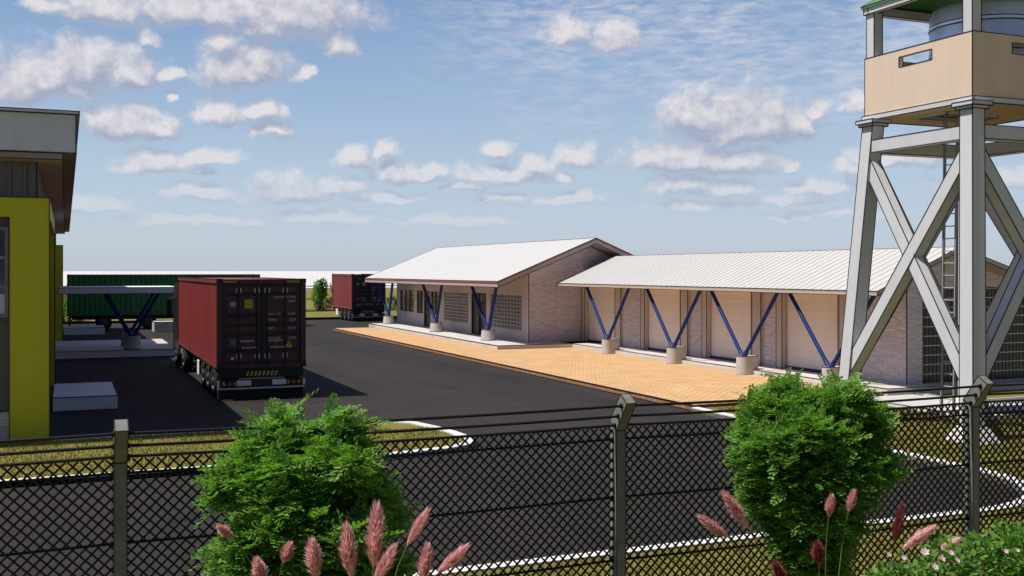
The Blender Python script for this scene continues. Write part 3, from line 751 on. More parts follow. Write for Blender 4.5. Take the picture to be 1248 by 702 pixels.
def container_truck(label, loc, rz, LEN, paint, doorpaint, axles, tractor, detail=True, W=2.5, Z0=.92, Z1=3.46):
    t = thing('container_truck', label, 'truck', loc, rz, 'container trucks parked in the yard')
    # local: x across from left side, y forward from the doors, z up
    b = MB(); st = .10
    # corrugated side walls
    nco = int(LEN / .30)
    for side, x in ((-1, 0.), (1, W)):
        prof = []
        for i in range(nco):
            y = st + (LEN - 2 * st) * i / nco; dy = (LEN - 2 * st) / nco
            prof += [(y, 0), (y + dy * .34, 0), (y + dy * .5, .036), (y + dy * .84, .036)]
        prof.append((LEN - st, 0))
        vs = []
        for (y, d) in prof:
            xx = x - side * (.02 + d); vs += [(xx, y, Z0 + .16), (xx, y, Z1 - .12)]
        fs = [(2 * i, 2 * i + 1, 2 * i + 3, 2 * i + 2) for i in range(len(prof) - 1)]
        b.add(vs, fs, paint)
    b.box(.03, W - .03, st, LEN - .05, Z1 - .06, Z1 - .03, paint); b.box(.03, W - .03, .1, LEN - .05, Z0 + .02, Z0 + .08, 'black')
    b.box(.04, W - .04, LEN - .06, LEN - .03, Z0 + .1, Z1 - .08, paint)
    for x in (.035, W - .035):                                   # bottom and top rails
        b.box(x - .035, x + .035, st, LEN - st, Z0, Z0 + .16, paint, .012); b.box(x - .035, x + .035, st, LEN - st, Z1 - .12, Z1, paint, .012)
    # fork pocket seams in the bottom rail
    for fy in (.33, .62):
        for x in (-.004, W + .004): b.box(x - .006, x + .006, LEN * fy - .04, LEN * fy + .04, Z0, Z0 + .16, 'line')
    body = b.build('container_body', t)
    for x in (.07, W - .07):
        for y in (.05, LEN - .05):
            b = MB(); b.box(x - .07, x + .07, y - .05, y + .05, Z0, Z1 - .02, doorpaint if y < 1 else paint, .012)
            for z in (Z0 + .055, Z1 - .045): b.box(x - .085, x + .085, y - .065, y + .065, z - .06, z + .06, 'black')
            b.build('corner_post', body)
    b = MB(); b.box(.14, W - .14, .0, .10, Z1 - .14, Z1 - .01, doorpaint, .012); b.build('door_header', body)
    b = MB(); b.box(.14, W - .14, .0, .10, Z0, Z0 + .13, doorpaint, .012)
    b.build('door_sill', body)
    dz0, dz1 = Z0 + .14, Z1 - .16
    for k, (xa, xb) in enumerate(((.16, W / 2 - .015), (W / 2 + .015, W - .16))):
        b = MB(); b.box(xa, xb, .04, .09, dz0, dz1, doorpaint)
        hh = dz1 - dz0
        cuts = [0, .12, .395, .52, .635, .845, 1.] if detail else [0, .12, .4, .64, .85, 1]
        zs = [dz1 - hh * c for c in cuts]
        for i in range(len(zs) - 1):                                 # pressed panels between the ribs
            b.hexa([(xa + .06, .04, zs[i + 1] + .035), (xb - .06, .04, zs[i + 1] + .035), (xb - .06, .041, zs[i] - .035), (xa + .06, .041, zs[i] - .035),
                    (xa + .085, .018, zs[i + 1] + .06), (xb - .085, .018, zs[i + 1] + .06), (xb - .085, .018, zs[i] - .06), (xa + .085, .018, zs[i] - .06)], doorpaint)
            if 0 < i: b.box(xa + .05, xb - .05, .032, .04, zs[i] - .03, zs[i] + .03, 'black')
        b.box(xa - .008, xa + .02, .03, .05, dz0, dz1, 'black'); b.box(xb - .02, xb + .008, .03, .05, dz0, dz1, 'black')
        door = b.build('container_door', t)
        for fx in (.40, .88) if k == 0 else (.12, .60):
            x = xa + (xb - xa) * fx
            b = MB(); b.tube((x, -.005, dz0 - .08), (x, -.005, dz1 + .08), .02, 'black', n=8)
            for z in (dz1 - .16, dz0 + .2): b.box(x - .075, x - .05, -.012, .03, z - .07, z + .07, 'chrome'); b.box(x + .05, x + .075, -.012, .03, z - .07, z + .07, 'chrome')
            for z in (dz0 - .05, dz1 + .05): b.box(x - .05, x + .05, -.03, .03, z - .04, z + .04, 'black')
            b.build('locking_bar', door)
        xm = xa + (xb - xa) * (.64 if k == 0 else .36)
        for z, s_ in ((dz0 + hh * .285, -1), (dz0 + hh * .2, 1)):
            b = MB(); b.box(xm - .20 + s_ * .03, xm + .20 + s_ * .03, -.045, -.028, z - .012, z + .012, 'chrome'); b.box(xm - .03, xm + .03, -.045, .02, z - .035, z + .02, 'chrome'); b.build('handle', door)
        b = MB(); e = (1, 0, 0); u = (0, 0, 1)
        if k == 0:
            b.tube((xa + .28, .014, dz1 - hh * .25), (xa + .28, .0, dz1 - hh * .25), .10, 'stickB', n=24)
            for dz in (-.03, .015): b.box(xa + .22, xa + .34, -.004, .0, dz1 - hh * .25 + dz, dz1 - hh * .25 + dz + .022, 'letter')
            b.build('round_sticker', door); b = MB()
            b.box(xa + .60, xa + .83, .0, .014, dz1 - hh * .30, dz1 - hh * .19, 'stickY')
            for dz in (.03, .09, .15, .2): b.box(xa + .62, xa + .81, -.004, .0, dz1 - hh * .30 + dz, dz1 - hh * .30 + dz + .018, 'browntrim')
            b.build('square_sticker', door); b = MB()
            b.box(xa + .20, xa + .36, .004, .014, dz0 + hh * .22, dz0 + hh * .31, 'clad')
            b.build('faded_sticker', door); b = MB()
            b.tube((xa + .26, .014, dz0 + hh * .065), (xa + .26, .002, dz0 + hh * .065), .045, 'letter', n=16); b.build('vent_cap', door)
        else:
            rows = [('SNOX', '777789', .155, .105), (None, '20K7', .205, .10), ('MAX.GR.', '30480', .37, .10), ('TARE', '2230', .445, .095), ('NET', '28250', .55, .095), ('CU.CAP.', '33.20', .68, .10)]
            for lft, rgt, fz, sz in rows:
                z = dz1 - hh * fz - .05
                y_ = .012 if not fz == .445 else .012
                if lft: b = MB(); text_into(b, lft, sz, (xa + (.33 if lft == 'SNOX' else .16), y_, z), e, u, 'letter', thick=.0); b.build('lettering', door)
                b = MB(); text_into(b, rgt, sz, (xb - .12, y_, z), e, u, 'letter', 'RIGHT', thick=.0); b.build('lettering', door)
            b = MB()
            xt, zt_ = xb - .33, dz0 + hh * .19
            b.add([(xt - .11, .01, zt_), (xt + .11, .01, zt_), (xt, .01, zt_ + .2)], [(0, 1, 2)], 'stickY')
            b.box(xt - .012, xt + .012, .004, .009, zt_ + .06, zt_ + .13, 'black'); b.box(xt - .012, xt + .012, .004, .009, zt_ + .025, zt_ + .045, 'black'); b.build('warning_triangle', door)
    for x0 in (.17, W - .55):                                        # yellow and black height markings
        b = MB()
        for k in range(6): b.box(x0 + k * .065, x0 + k * .065 + .036, -.006, -.001, Z1 - .10, Z1 - .04, 'stickY')
        b.build('height_marking', body)
    # chassis, rear bumper, lamps, flaps
    b = MB()
    for x in (.75, W - .75): b.box(x - .07, x + .07, .25, LEN + .2, Z0 - .28, Z0, 'black')
    y = .5
    while y < LEN: b.box(.1, W - .1, y, y + .1, Z0 - .12, Z0 - .005, 'black'); y += 1.3
    b.box(.05, W - .05, .1, .2, Z0 - .28, Z0 - .01, 'black'); b.build('chassis', t)
    b = MB(); b.box(.75, W - .75, .07, .098, Z0 - .24, Z0 - .09, 'black')
    for k in range(8):
        x = .80 + k * .115
        b.add([(x, .064, Z0 - .23), (x + .055, .064, Z0 - .23), (x + .105, .064, Z0 - .10), (x + .05, .064, Z0 - .10)], [(0, 1, 2, 3)], 'stickY')
    b.build('hazard_panel', t)
    b = MB(); b.box(.03, W - .03, .06, .16, Z0 - .55, Z0 - .32, 'black'); b.box(.55, .95, .045, .06, Z0 - .50, Z0 - .35, 'offwhite'); b.box(W - .95, W - .55, .045, .06, Z0 - .50, Z0 - .35, 'offwhite')
    b.box(.0, .07, .045, .06, Z0 - .53, Z0 - .35, 'offwhite'); b.box(W - .07, W, .045, .06, Z0 - .53, Z0 - .35, 'offwhite'); b.box(.95, W - .95, .05, .06, Z0 - .48, Z0 - .33, 'dark')
    b.box(.02, W - .02, .03, .17, Z0 - .60, Z0 - .555, 'chrome'); b.box(.6, W - .6, .03, .09, Z0 - .31, Z0 - .29, 'chrome')
    bump = b.build('bumper', t)
    for s_ in (0, 1):
        for k in range(3):
            x = (.19 + .15 * k) if s_ == 0 else (W - .19 - .15 * k)
            b = MB(); b.tube((x, .06, Z0 - .435), (x, .02, Z0 - .435), .068, 'dark', n=18); b.tube((x, .02, Z0 - .435), (x, .005, Z0 - .435), .05, 'lampO' if k != 1 else 'lampR', n=18)
            b.build('tail_light', bump)
    b = MB(); b.box(.03, W - .03, .17, .19, .02, Z0 - .56, 'rubber'); b.box(.02, .06, .165, .195, .06, .3, 'gmetal'); b.build('mudflap', t)
    r = .47
    for ay in axles:
        for s_, x in ((-1, .17), (1, W - .17)): wheel_mesh(x, ay, r, .30, s_, t, t)
        b = MB(); b.tube((.2, ay, r), (W - .2, ay, r), .07, 'black', n=10); b.build('axle', t)
    # mudguards over the trailer axles, side plates, landing legs
    if detail:
        for s_, x in ((-1, .17), (1, W - .17)):
            b = MB()
            for ay in axles[:3]:
                n = 10; vs = []
                for i in range(n + 1):
                    a = radians(20 + 140 * i / n)
                    for dx in (-.19, .19): vs.append((x + dx, ay + .56 * cos(a), r + .02 + min(.40, .54 * sin(a))))
                b.add(vs, [(2 * i, 2 * i + 1, 2 * i + 3, 2 * i + 2) for i in range(n)], 'black', True)
            b.build('mudguard', t)
        b = MB(); b.box(.02, .05, axles[min(2, len(axles) - 1)] + 1.0, axles[min(2, len(axles) - 1)] + 1.55, .35, .80, 'white'); b.build('side_panel', t)
    if not tractor:
        for x in (.55, W - .55):
            b = MB(); b.box(x - .06, x + .06, LEN - 1.5, LEN - 1.38, .06, Z0 - .02, 'gmetal'); b.box(x - .16, x + .16, LEN - 1.6, LEN - 1.28, 0, .06, 'gmetal'); b.build('landing_leg', t)
    if tractor:
        y0 = LEN + .25
        b = MB(); b.box(.7, W - .7, LEN - 3.0, y0 + 1.5, .5, .75, 'black'); b.build('tractor_frame', t)
        b = MB()
        b.extr([(.06, y0, .95), (.06, y0 + 2.1, .55), (.06, y0 + 2.25, 1.4), (.06, y0 + 2.0, 2.75), (.06, y0 + 1.7, 3.15), (.06, y0 + .1, 3.25)], (W - .12, 0, 0), 'black', .015)
        cab = b.build('cab', t)
        b = MB(); b.box(.045, .058, y0 + .9, y0 + 1.9, 1.75, 2.6, 'glass'); b.box(W - .058, W - .045, y0 + .9, y0 + 1.9, 1.75, 2.6, 'glass'); b.build('side_window', cab)
        b = MB(); b.add([(.25, y0 + 2.262, 1.55), (W - .25, y0 + 2.262, 1.55), (W - .3, y0 + 2.05, 2.62), (.3, y0 + 2.05, 2.62)], [(0, 1, 2, 3)], 'glass'); b.build('windscreen', cab)
        b = MB(); b.box(.15, W - .15, y0 + 2.2, y0 + 2.42, .4, .85, 'offwhite'); b.build('front_bumper', cab)
        for s_, x in ((-1, -.12), (1, W + .12)):
            b = MB(); b.box(x - .09, x + .09, y0 + 1.95, y0 + 2.08, 1.95, 2.55, 'black'); b.box(x - .075, x + .075, y0 + 1.94, y0 + 1.95, 1.98, 2.52, 'glass')
            b.tube((x, y0 + 2.0, 2.55), (x - s_ * .3, y0 + 1.9, 2.7), .02, 'black', n=6); b.tube((x, y0 + 2.0, 1.98), (x - s_ * .3, y0 + 1.9, 1.9), .02, 'black', n=6)
            b.build('wing_mirror', cab)
            b = MB(); b.tube((.28 if s_ < 0 else W - .28, LEN - 2.0, .68), (.28 if s_ < 0 else W - .28, LEN - 1.0, .68), .26, 'chrome', n=20); b.build('fuel_tank', t)
    return t

truck1 = container_truck('truck with a maroon container, its doors towards the fence, second largest thing in the yard', (3.95, 31.0, 0), 0, 11.6, 'contR', 'contDoor', [1.15, 2.4, 3.65, 9.7, 12.5], True)
truck1['label'] = 'near container truck with bright red side and dark maroon lettered doors facing the fence'
container_truck('distant short red container on its truck trailer beyond the pavement beside the verandah building', (19.1, 75.6, 0), 0, 6.3, 'contR', 'contDoor', [1.1, 2.3, 3.5], False)
container_truck('long green container truck parked side-on behind the entrance canopy', (.1, 73.4, 0), -pi / 2, 11.65, 'contG', 'contG', [2.1, 4.75, 9.9, 12.4], True, detail=False)

# ------------------------------------------------------------------ near fence
FY = 6.0; SP = 2.975; X0 = .265
posts = [X0 + SP * i for i in range(-2, 6)]
F = thing('chain_link_fence', 'near fence of black chain link on grey concrete posts with angled tops', 'fence', (X0, FY, .1))
sF = Site(F)
for x in posts:
    b = MB(); w2, d2 = .033, .045
    b.hexa([(x - w2, FY - d2, .05), (x + w2, FY - d2, .05), (x + w2, FY + d2, .05), (x - w2, FY + d2, .05),
            (x - w2, FY - d2, 2.69), (x + w2, FY - d2, 2.69), (x + w2, FY + d2, 2.74), (x - w2, FY + d2, 2.74)], 'post', .0045)
    po = sF(b, 'post')
    q = MB(); dy, dz = -.135, .215
    q.hexa([(x - w2, FY - d2, 2.692), (x + w2, FY - d2, 2.692), (x + w2, FY + d2, 2.742), (x - w2, FY + d2, 2.742),
            (x - w2, FY - d2 + dy, 2.692 + dz - .03), (x + w2, FY - d2 + dy, 2.692 + dz - .03), (x + w2, FY + d2 + dy - .005, 2.742 + dz - .03), (x - w2, FY + d2 + dy - .005, 2.742 + dz - .03)], 'post', .0045)
    q.build('arm', po)
xs, xe_ = posts[0], posts[-1]
for k, (t_, ) in enumerate(((.22,), (.52,), (.82,))):
    pass
def wire(y, z, r, name):
    b = MB(); n = 36; pts = []
    for i in range(len(posts) - 1):
        for j in range(6):
            u = j / 6; x = posts[i] + SP * u; pts.append((x, y, z - .010 * 4 * u * (1 - u)))
    pts.append((posts[-1], y, z))
    b.path(pts, [r] * len(pts), 'wire', 7)
    for x in posts: b.tube((x - .045, y, z), (x + .045, y, z), r * 1.7, 'wire', n=8)
    sF(b, name)
wire(FY - .118, 2.855, .009, 'top_wire'); wire(FY - .075, 2.785, .009, 'top_wire'); wire(FY - .03, 2.722, .009, 'top_wire')
for z in (2.63, 2.26, 1.86, 1.45, 1.05, .62, .2): wire(FY, z, .0078, 'rail_wire')
zm0, zm1 = .12, 2.705
pitch = .0618
for i in range(len(posts) - 1):
    b = MB(); xa, xb = posts[i] + .004, posts[i + 1] - .004
    H_ = zm1 - zm0; wr = .0048
    for fam in (1, -1):
        k = -int(H_ / pitch) - 1
        while True:
            xst = posts[i] + k * pitch
            if fam == 1: p0, p1 = (xst, zm0), (xst + H_, zm1)
            else: p0, p1 = (xst, zm1), (xst + H_, zm0)
            if xst > xb: break
            k += 1
            # clip to the bay
            (ax, az), (cx, cz) = p0, p1
            if ax < xa:
                tt = (xa - ax) / (cx - ax)
                if tt >= 1: continue
                ax, az = xa, az + (cz - az) * tt
            if cx > xb:
                tt = (xb - ax) / (cx - ax)
                if tt <= 0: continue
                cx, cz = xb, az + (cz - az) * tt
            b.beam((ax, FY + .004 * fam, az), (cx, FY + .004 * fam, cz), wr * 2, wr * 2, 'wire', up=(0, 1, 0))
    for x in (xa + .015, xb - .015): b.tube((x, FY + .012, zm0), (x, FY + .012, zm1), .006, 'wire', n=6)
    sF(b, 'mesh_panel')

# far fence behind the planting
FF = thing('wire_fence', 'far thin wire fence behind the shrubs beyond the yard', 'fence', (20, 98.2, 0))
sFF = Site(FF)
for k in range(-13, 19):
    b = MB(); x = 20 + k * 5.0; b.box(x - .06, x + .06, 98.14, 98.26, 0, 2.3, 'post'); sFF(b, 'post')
for z in (2.28, 2.05, 1.1):
    b = MB(); b.box(-45, 110, 98.08, 98.13, z - .035, z + .035, 'wire'); sFF(b, 'rail_wire')

# ------------------------------------------------------------------ plants
def frond(b, o, d, up, Lf, m, rng):
    """a flat feathery spray: rachis along d, pinnae to both sides, small scale-like leaves"""
    d = d.normalized(); s_ = d.cross(up)
    if s_.length < 1e-3: s_ = d.orthogonal()
    s_.normalize(); nrm = s_.cross(d)
    vs = []; fs = []
    npn = 6
    for i in range(npn):
        t = (i + .7) / npn
        base = o + d * (Lf * t) - nrm * (Lf * .22 * t * t)
        ln = Lf * .46 * (1 - t * .75) * rng.uniform(.75, 1.15)
        for sg in (-1, 1):
            pd = (d * .75 + s_ * sg * .8 + nrm * rng.uniform(-.25, .2)).normalized()
            nl = 3 if t < .7 else 2
            for k in range(nl):
                q = base + pd * (ln * (k + .15) / nl)
                ld = (pd + d * rng.uniform(-.1, .5) + nrm * rng.uniform(-.35, .35) + s_ * rng.uniform(-.35, .35)).normalized()
                lw = ld.cross(nrm + d * rng.uniform(-.4, .4)).normalized() * (Lf * .042)
                ll = ln / nl * 1.55
                k0 = len(vs)
                lw = lw * 1.6; vs += [q - lw * .5, q + ld * ll * .45 - lw, q + ld * ll, q + ld * ll * .5 + lw]
                fs.append((k0, k0 + 1, k0 + 2, k0 + 3))
    b.add(vs, fs, m)

def feathery_shrub(name, label, x, y, prof, seed, nclump, per, Lf=.125, lobes=()):
    """prof: [(z, radius)] outline of the crown"""
    rng = random.Random(seed)
    t = thing(name, label, 'shrub', (x, y, .1), group='feathery evergreen shrubs along the fence')
    def rad(z):
        for (za, ra), (zb, rb) in zip(prof, prof[1:]):
            if za <= z <= zb: return ra + (rb - ra) * (z - za) / (zb - za)
        return .05
    # trunk and limbs
    q = MB(); tips = []
    for k in range(4):
        a = rng.uniform(0, 6.28); pts = [(0, 0, -.05)]; zz = 0
        top = prof[-1][0] - .35
        for j in range(1, 9):
            z = top * j / 8; rr = (.02 + .13 * (j / 8) ** 1.3) * (1 if k else .3)
            pts.append((cos(a) * rr + rng.uniform(-.02, .02), sin(a) * rr + rng.uniform(-.02, .02), z))
        q.path(pts, [.022 - .0022 * j for j in range(9)], 'bark', 6)
        tips += pts[4:]
    tr = q.build('trunk', t)
    b = MB(); tw = MB()
    z0, z1 = prof[0][0], prof[-1][0]
    made = 0; tries = 0
    clumps = []
    bills = []
    nb = nclump // 9
    while len(bills) < nb and tries < 9000:
        tries += 1
        z = rng.uniform(z0, z1 - .05); a = rng.uniform(0, 2 * pi); r = rad(z)
        if rng.random() > (r + .05) / .45: continue
        r *= 1 + .30 * noise.noise(Vector((cos(a) * 1.6 + seed * 3.1, sin(a) * 1.6, z * 3.2)))
        rb_ = rng.uniform(.075, .125)
        c = Vector((cos(a) * max(0, r - rb_ * .75), sin(a) * max(0, r - rb_ * .75), z))
        if any((c - q_[0]).length < (.085 if nclump > 500 else .105) for q_ in bills) and tries < 6000: continue
        bills.append((c, a, rb_))
    for _ in range(nclump // 8):
        z = rng.uniform(z0, z1 - .2); a = rng.uniform(0, 2 * pi); r = rad(z) * rng.uniform(.15, .6)
        clumps.append((Vector((cos(a) * r, sin(a) * r, z)), a, 1))
    for c, a, rb_ in bills:
        for _ in range(9):
            d_ = Vector((cos(a) * .55 + rng.gauss(0, .6), sin(a) * .55 + rng.gauss(0, .6), .35 + rng.gauss(0, .6))).normalized()
            clumps.append((c + d_ * rb_ * rng.uniform(.55, 1.), math.atan2(d_.y, d_.x), 1))
    for _ in range(16):                       # upright sprigs that break the outline
        z = rng.uniform(z0 + .6, z1); a = rng.uniform(0, 2 * pi); r = rad(z) + rng.uniform(.02, .08)
        for q_ in range(3): clumps.append((Vector((cos(a) * r, sin(a) * r, z + q_ * .035)), a, 1))
    for (lx_, ly_, lz_) in lobes:
        for _ in range(4): clumps.append((Vector((lx_ + rng.uniform(-.05, .05), ly_ + rng.uniform(-.05, .05), lz_ + rng.uniform(-.08, .04))), math.atan2(ly_, lx_), 1))
    for c, a, k in clumps:
        out = Vector((cos(a), sin(a), rng.uniform(.25, 1.1))).normalized()
        # twig from the stem to the clump
        root = Vector((c.x * .25, c.y * .25, max(.3, c.z - .28)))
        tw.tube(root, c, .006, 'bark', .003, 5, caps=False)
        for _ in range(per):
            dd = (out * .9 + Vector((rng.gauss(0, .75), rng.gauss(0, .75), rng.gauss(-.12, .5)))).normalized()
            o = c + Vector((rng.gauss(0, .028), rng.gauss(0, .028), rng.gauss(0, .024)))
            up = Vector((rng.gauss(0, .4), rng.gauss(0, .4), 1))
            frond(b, o, dd, up, Lf * rng.uniform(.6, 1.15), 'leafA', rng)
    b.build('foliage', t); tw.build('twigs', tr)
    return t

feathery_shrub('evergreen_shrub', 'large feathery green shrub at the fence in front of the container truck', 0.98, 4.72,
               [(1.25, .24), (2.1, .265), (2.38, .29), (2.52, .28), (2.65, .25), (2.76, .205), (2.84, .16), (2.88, .08)], 3, 600, 17,
               lobes=((-.13, .0, 2.89), (.16, -.02, 2.91), (.37, -.05, 2.52), (.30, -.22, 2.33), (.22, -.28, 2.2), (.30, -.2, 2.05), (.1, -.3, 2.1)))
feathery_shrub('evergreen_shrub', 'feathery green shrub at the fence in front of the water tower foot, bare stems below', 3.77, 4.75,
               [(1.95, .08), (2.1, .14), (2.22, .19), (2.37, .25), (2.52, .295), (2.65, .275), (2.77, .225), (2.86, .16), (2.90, .08)], 11, 342, 19,
               lobes=((-.16, .05, 2.91), (.18, -.02, 2.90), (.32, -.1, 2.50), (-.31, .1, 2.60)))

def plume(parent, tip, base, wide, m, rng):
    """a flower head of many hair-like bristles on a curved axis"""
    b = MB(); tip = Vector(tip); base = Vector(base); ax = tip - base; Lp = ax.length; d = ax.normalized()
    s1 = d.orthogonal().normalized(); s2 = d.cross(s1)
    vs = []; fs = []
    for i in range(620):
        t = rng.random() ** .85
        a = rng.uniform(0, 2 * pi)
        env = wide * (sin(pi * min(1, .12 + .80 * t)) ** .8) * (1.0 - .25 * t)
        o = base + ax * (t * .86)
        rd = s1 * cos(a) + s2 * sin(a)
        q1 = o + rd * env * .50 + d * Lp * .045
        q2 = o + rd * env * rng.uniform(.7, 1.35) + d * Lp * rng.uniform(.12, .24)
        w_ = rd.cross(d).normalized() * (.0012 + .0016 * rng.random()) * max(1., Lp / .3)
        k0 = len(vs); vs += [o - w_, o + w_, q1 + w_ * 1.5, q1 - w_ * 1.5, q2]
        fs += [(k0, k0 + 1, k0 + 2, k0 + 3), (k0 + 3, k0 + 2, k0 + 4)]
    b.add(vs, fs, m)
    b.tube(base, tip - d * Lp * .1, .004, m, .002, 5)
    return b.build('plume', parent)

def plume_grass(label, root, heads, seed, blades=60):
    rng = random.Random(seed)
    t = thing('plume_grass', label, 'ornamental grass', (root[0], root[1], .1), group='pink plume grasses at the fence')
    off = Vector(t.location)
    st = MB()
    for (tx, ty, bx_, by_, wpx, Y, m) in heads:
        tip = at(tx, ty, Y - .02) - off; bs = at(bx_, by_, Y + .02) - off
        dpx = bs + off
        depth = dpx.x * SN + dpx.y * CN
        plume(t, tip, bs, wpx * .60 * depth / 1300, m, rng)
        pts = []; c0 = Vector((rng.uniform(-.12, .12), rng.uniform(-.12, .12), 0)); d = (bs - tip).normalized()
        mid = bs + d * .5; mid.z = min(mid.z, bs.z - .35)
        for i in range(13):
            u = i / 12; pts.append(c0 * (1 - u) ** 2 + mid * 2 * u * (1 - u) + bs * u * u)
        st.path(pts, [.006 - .0003 * i for i in range(13)], 'blade', 5)
    st.build('stems', t)
    bl = MB()
    for i in range(blades):
        a = rng.uniform(0, 6.28); hgt = rng.uniform(1.3, 2.25); sp = rng.uniform(.12, .55)
        p0 = Vector((cos(a) * .1, sin(a) * .1, 0)); vs = []; fs = []
        wv = Vector((-sin(a), cos(a), 0)) * .006
        for j in range(7):
            u = j / 6; p_ = p0 + Vector((cos(a) * sp * u ** 2.2, sin(a) * sp * u ** 2.2, hgt * (u - .18 * u ** 4)))
            k = 1 - u * .9; vs += [p_ - wv * k, p_ + wv * k]
        fs = [(2 * j, 2 * j + 1, 2 * j + 3, 2 * j + 2) for j in range(6)]
        bl.add(vs, fs, 'blade')
    bl.build('blades', t)
    return t

YF = 4.0
plume_grass('clump of pink plume grass in front of the left feathery shrub', (1.05, 3.9), [
    (459, 614, 455, 692, 24, YF, 'plume'), (421, 638, 428, 704, 21, YF, 'plume'), (379, 656, 386, 706, 20, YF, 'plume'), (312, 680, 321, 716, 17, YF, 'plume'),
    (522, 620, 497, 664, 15, YF + .1, 'plume'), (521, 663, 515, 712, 17, YF - .1, 'plume'), (571, 664, 534, 698, 16, YF, 'plume'), (482, 664, 456, 712, 18, YF - .15, 'plume'),
    (265, 640, 284, 656, 11, 4.45, 'plume'), (354, 661, 345, 686, 15, 4.3, 'plume')], 21, 40)
plume_grass('clump of pink plume grass around the stems of the right feathery shrub', (3.45, 4.2), [
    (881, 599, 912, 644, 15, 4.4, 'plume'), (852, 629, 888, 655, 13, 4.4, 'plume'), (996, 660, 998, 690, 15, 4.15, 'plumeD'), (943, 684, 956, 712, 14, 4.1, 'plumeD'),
    (1041, 597, 1034, 624, 12, 4.3, 'plume'), (1014, 603, 1010, 630, 12, 4.35, 'plume'), (1100, 615, 1090, 660, 14, 4.3, 'plumeD'), (1140, 641, 1100, 669, 14, 4.2, 'plume'), (1170, 656, 1132, 682, 14, 4.0, 'plume')], 22, 60)

def leafy_bush(name, label, cat, loc, blobs, nleaf, size, m, seed, flowers=(), petal='petal', stems=True, group=None, width=.42):
    rng = random.Random(seed)
    t = thing(name, label, cat, loc, group=group)
    b = MB(); vs = []; fs = []
    tot = sum(r ** 2 for *_, r in blobs)
    for (cx, cy, cz, r) in blobs:
        for _ in range(int(nleaf * r * r / tot)):
            d = Vector((rng.gauss(0, 1), rng.gauss(0, 1), rng.gauss(.2, 1))).normalized()
            k = 1 + .35 * noise.noise(d * 2.2 + Vector((cx * 5, cy * 5, seed)))
            o = Vector((cx, cy, cz)) + d * r * k * rng.uniform(.55, 1.0)
            ld = (d + Vector((rng.gauss(0, .6), rng.gauss(0, .6), rng.gauss(.1, .5)))).normalized()
            s_ = ld.cross(Vector((rng.gauss(0, .5), rng.gauss(0, .5), 1))).normalized()
            L_ = size * rng.uniform(.6, 1.25); k0 = len(vs); nn = s_.cross(ld)
            vs += [o, o + ld * L_ * .5 - s_ * L_ * width - nn * L_ * .05, o + ld * L_, o + ld * L_ * .5 + s_ * L_ * width - nn * L_ * .05]
            fs.append((k0, k0 + 1, k0 + 2, k0 + 3))
    b.add(vs, fs, m); b.build('foliage', t)
    if stems:
        q = MB()
        for (cx, cy, cz, r) in blobs:
            q.path([(cx * .2, cy * .2, -.02), (cx * .6, cy * .6, cz * .55), (cx, cy, cz + r * .3)], [max(.006, size * .25), max(.005, size * .18), max(.003, size * .08)], 'bark', 6)
        q.build('stems', t)
    for (p_, r_) in flowers:
        q = MB(); c = Vector(p_) - Vector(t.location); nd = Vector((rng.uniform(-.5, .2), -.7, .7)).normalized(); e1 = nd.orthogonal().normalized(); e2 = nd.cross(e1)
        for k in range(6):
            a = 2 * pi * k / 6; dr = e1 * cos(a) + e2 * sin(a); sd = nd.cross(dr)
            q.add([c, c + dr * r_ * .6 - sd * r_ * .35 + nd * r_ * .25, c + dr * r_ + nd * r_ * .35, c + dr * r_ * .6 + sd * r_ * .35 + nd * r_ * .25], [(0, 1, 2, 3)], petal)
        q.tube(c, c + nd * r_ * .3, r_ * .2, 'stickY', r_ * .1, 6)
        q.build('flower', t)
    return t

fl = [(at(1127, 673, 3.75), .022), (at(1148, 681, 3.75), .018), (at(1166, 683, 3.75), .018), (at(1139, 691, 3.72), .02), (at(1159, 674, 3.8), .016), (at(1101, 680, 3.85), .014), (at(1083, 676, 3.95), .015), (at(1226, 672, 3.8), .013), (at(1240, 671, 3.8), .012)]
def rel(px, py, Y, r): v_ = at(px, py, Y); return (v_.x - 3.75, v_.y - 3.95, v_.z - .1, r)
leafy_bush('flowering_bush', 'low bush with bright leaves and small pale pink flowers before the right fence post', 'bush', (3.75, 3.95, .1),
           [rel(1150, 700, 3.95, .15), rel(1200, 690, 4.0, .15), rel(1235, 678, 4.1, .15), rel(1260, 690, 4.0, .16), rel(1110, 712, 3.95, .12), rel(1185, 668, 4.2, .07), rel(1075, 712, 4.1, .09), rel(1222, 650, 4.25, .055), rel(1150, 668, 4.15, .06), rel(1246, 655, 4.25, .06), rel(1160, 760, 3.95, .2), rel(1240, 760, 3.95, .22)],
           5200, .034, 'leafB', 5, fl)

# shrubs in the far planting bed
rng = random.Random(90)
sp_list = []
k = 0
def far_bush(x, y, h_, w_, label, seed, tree=False, m='leafD', group='shrubs in the far planting bed'):
    if tree:
        bl = [(rng.uniform(-.25, .25) * w_, rng.uniform(-.25, .25) * w_, h_ * (.45 + .5 * i / 6), w_ * (.34 - .025 * i)) for i in range(7)]
        n_ = 2600
    else:
        bl = [(rng.uniform(-.4, .4) * w_, rng.uniform(-.2, .2) * w_, h_ * rng.uniform(.35, .65), h_ * rng.uniform(.3, .45)) for i in range(5)]
        n_ = 900
    return leafy_bush('tree' if tree else 'shrub', label, 'tree' if tree else 'shrub', (x, y, .16), bl, n_, .15 if tree else .13, m, seed, group=group)
far_bush(20.95, 94.6, 2.65, 1.75, 'small bright green tree in the far bed between the two red container trucks', 301, True, 'leafB', None)
labels = []
for i in range(24):
    x = -6 + i * 2.1 + rng.uniform(-.5, .5)
    far_bush(x, rng.uniform(94.2, 96.2), rng.uniform(.9, 1.5), rng.uniform(1.2, 2.0), 'low dark green shrub in the far planting bed along the wire fence', 400 + i)
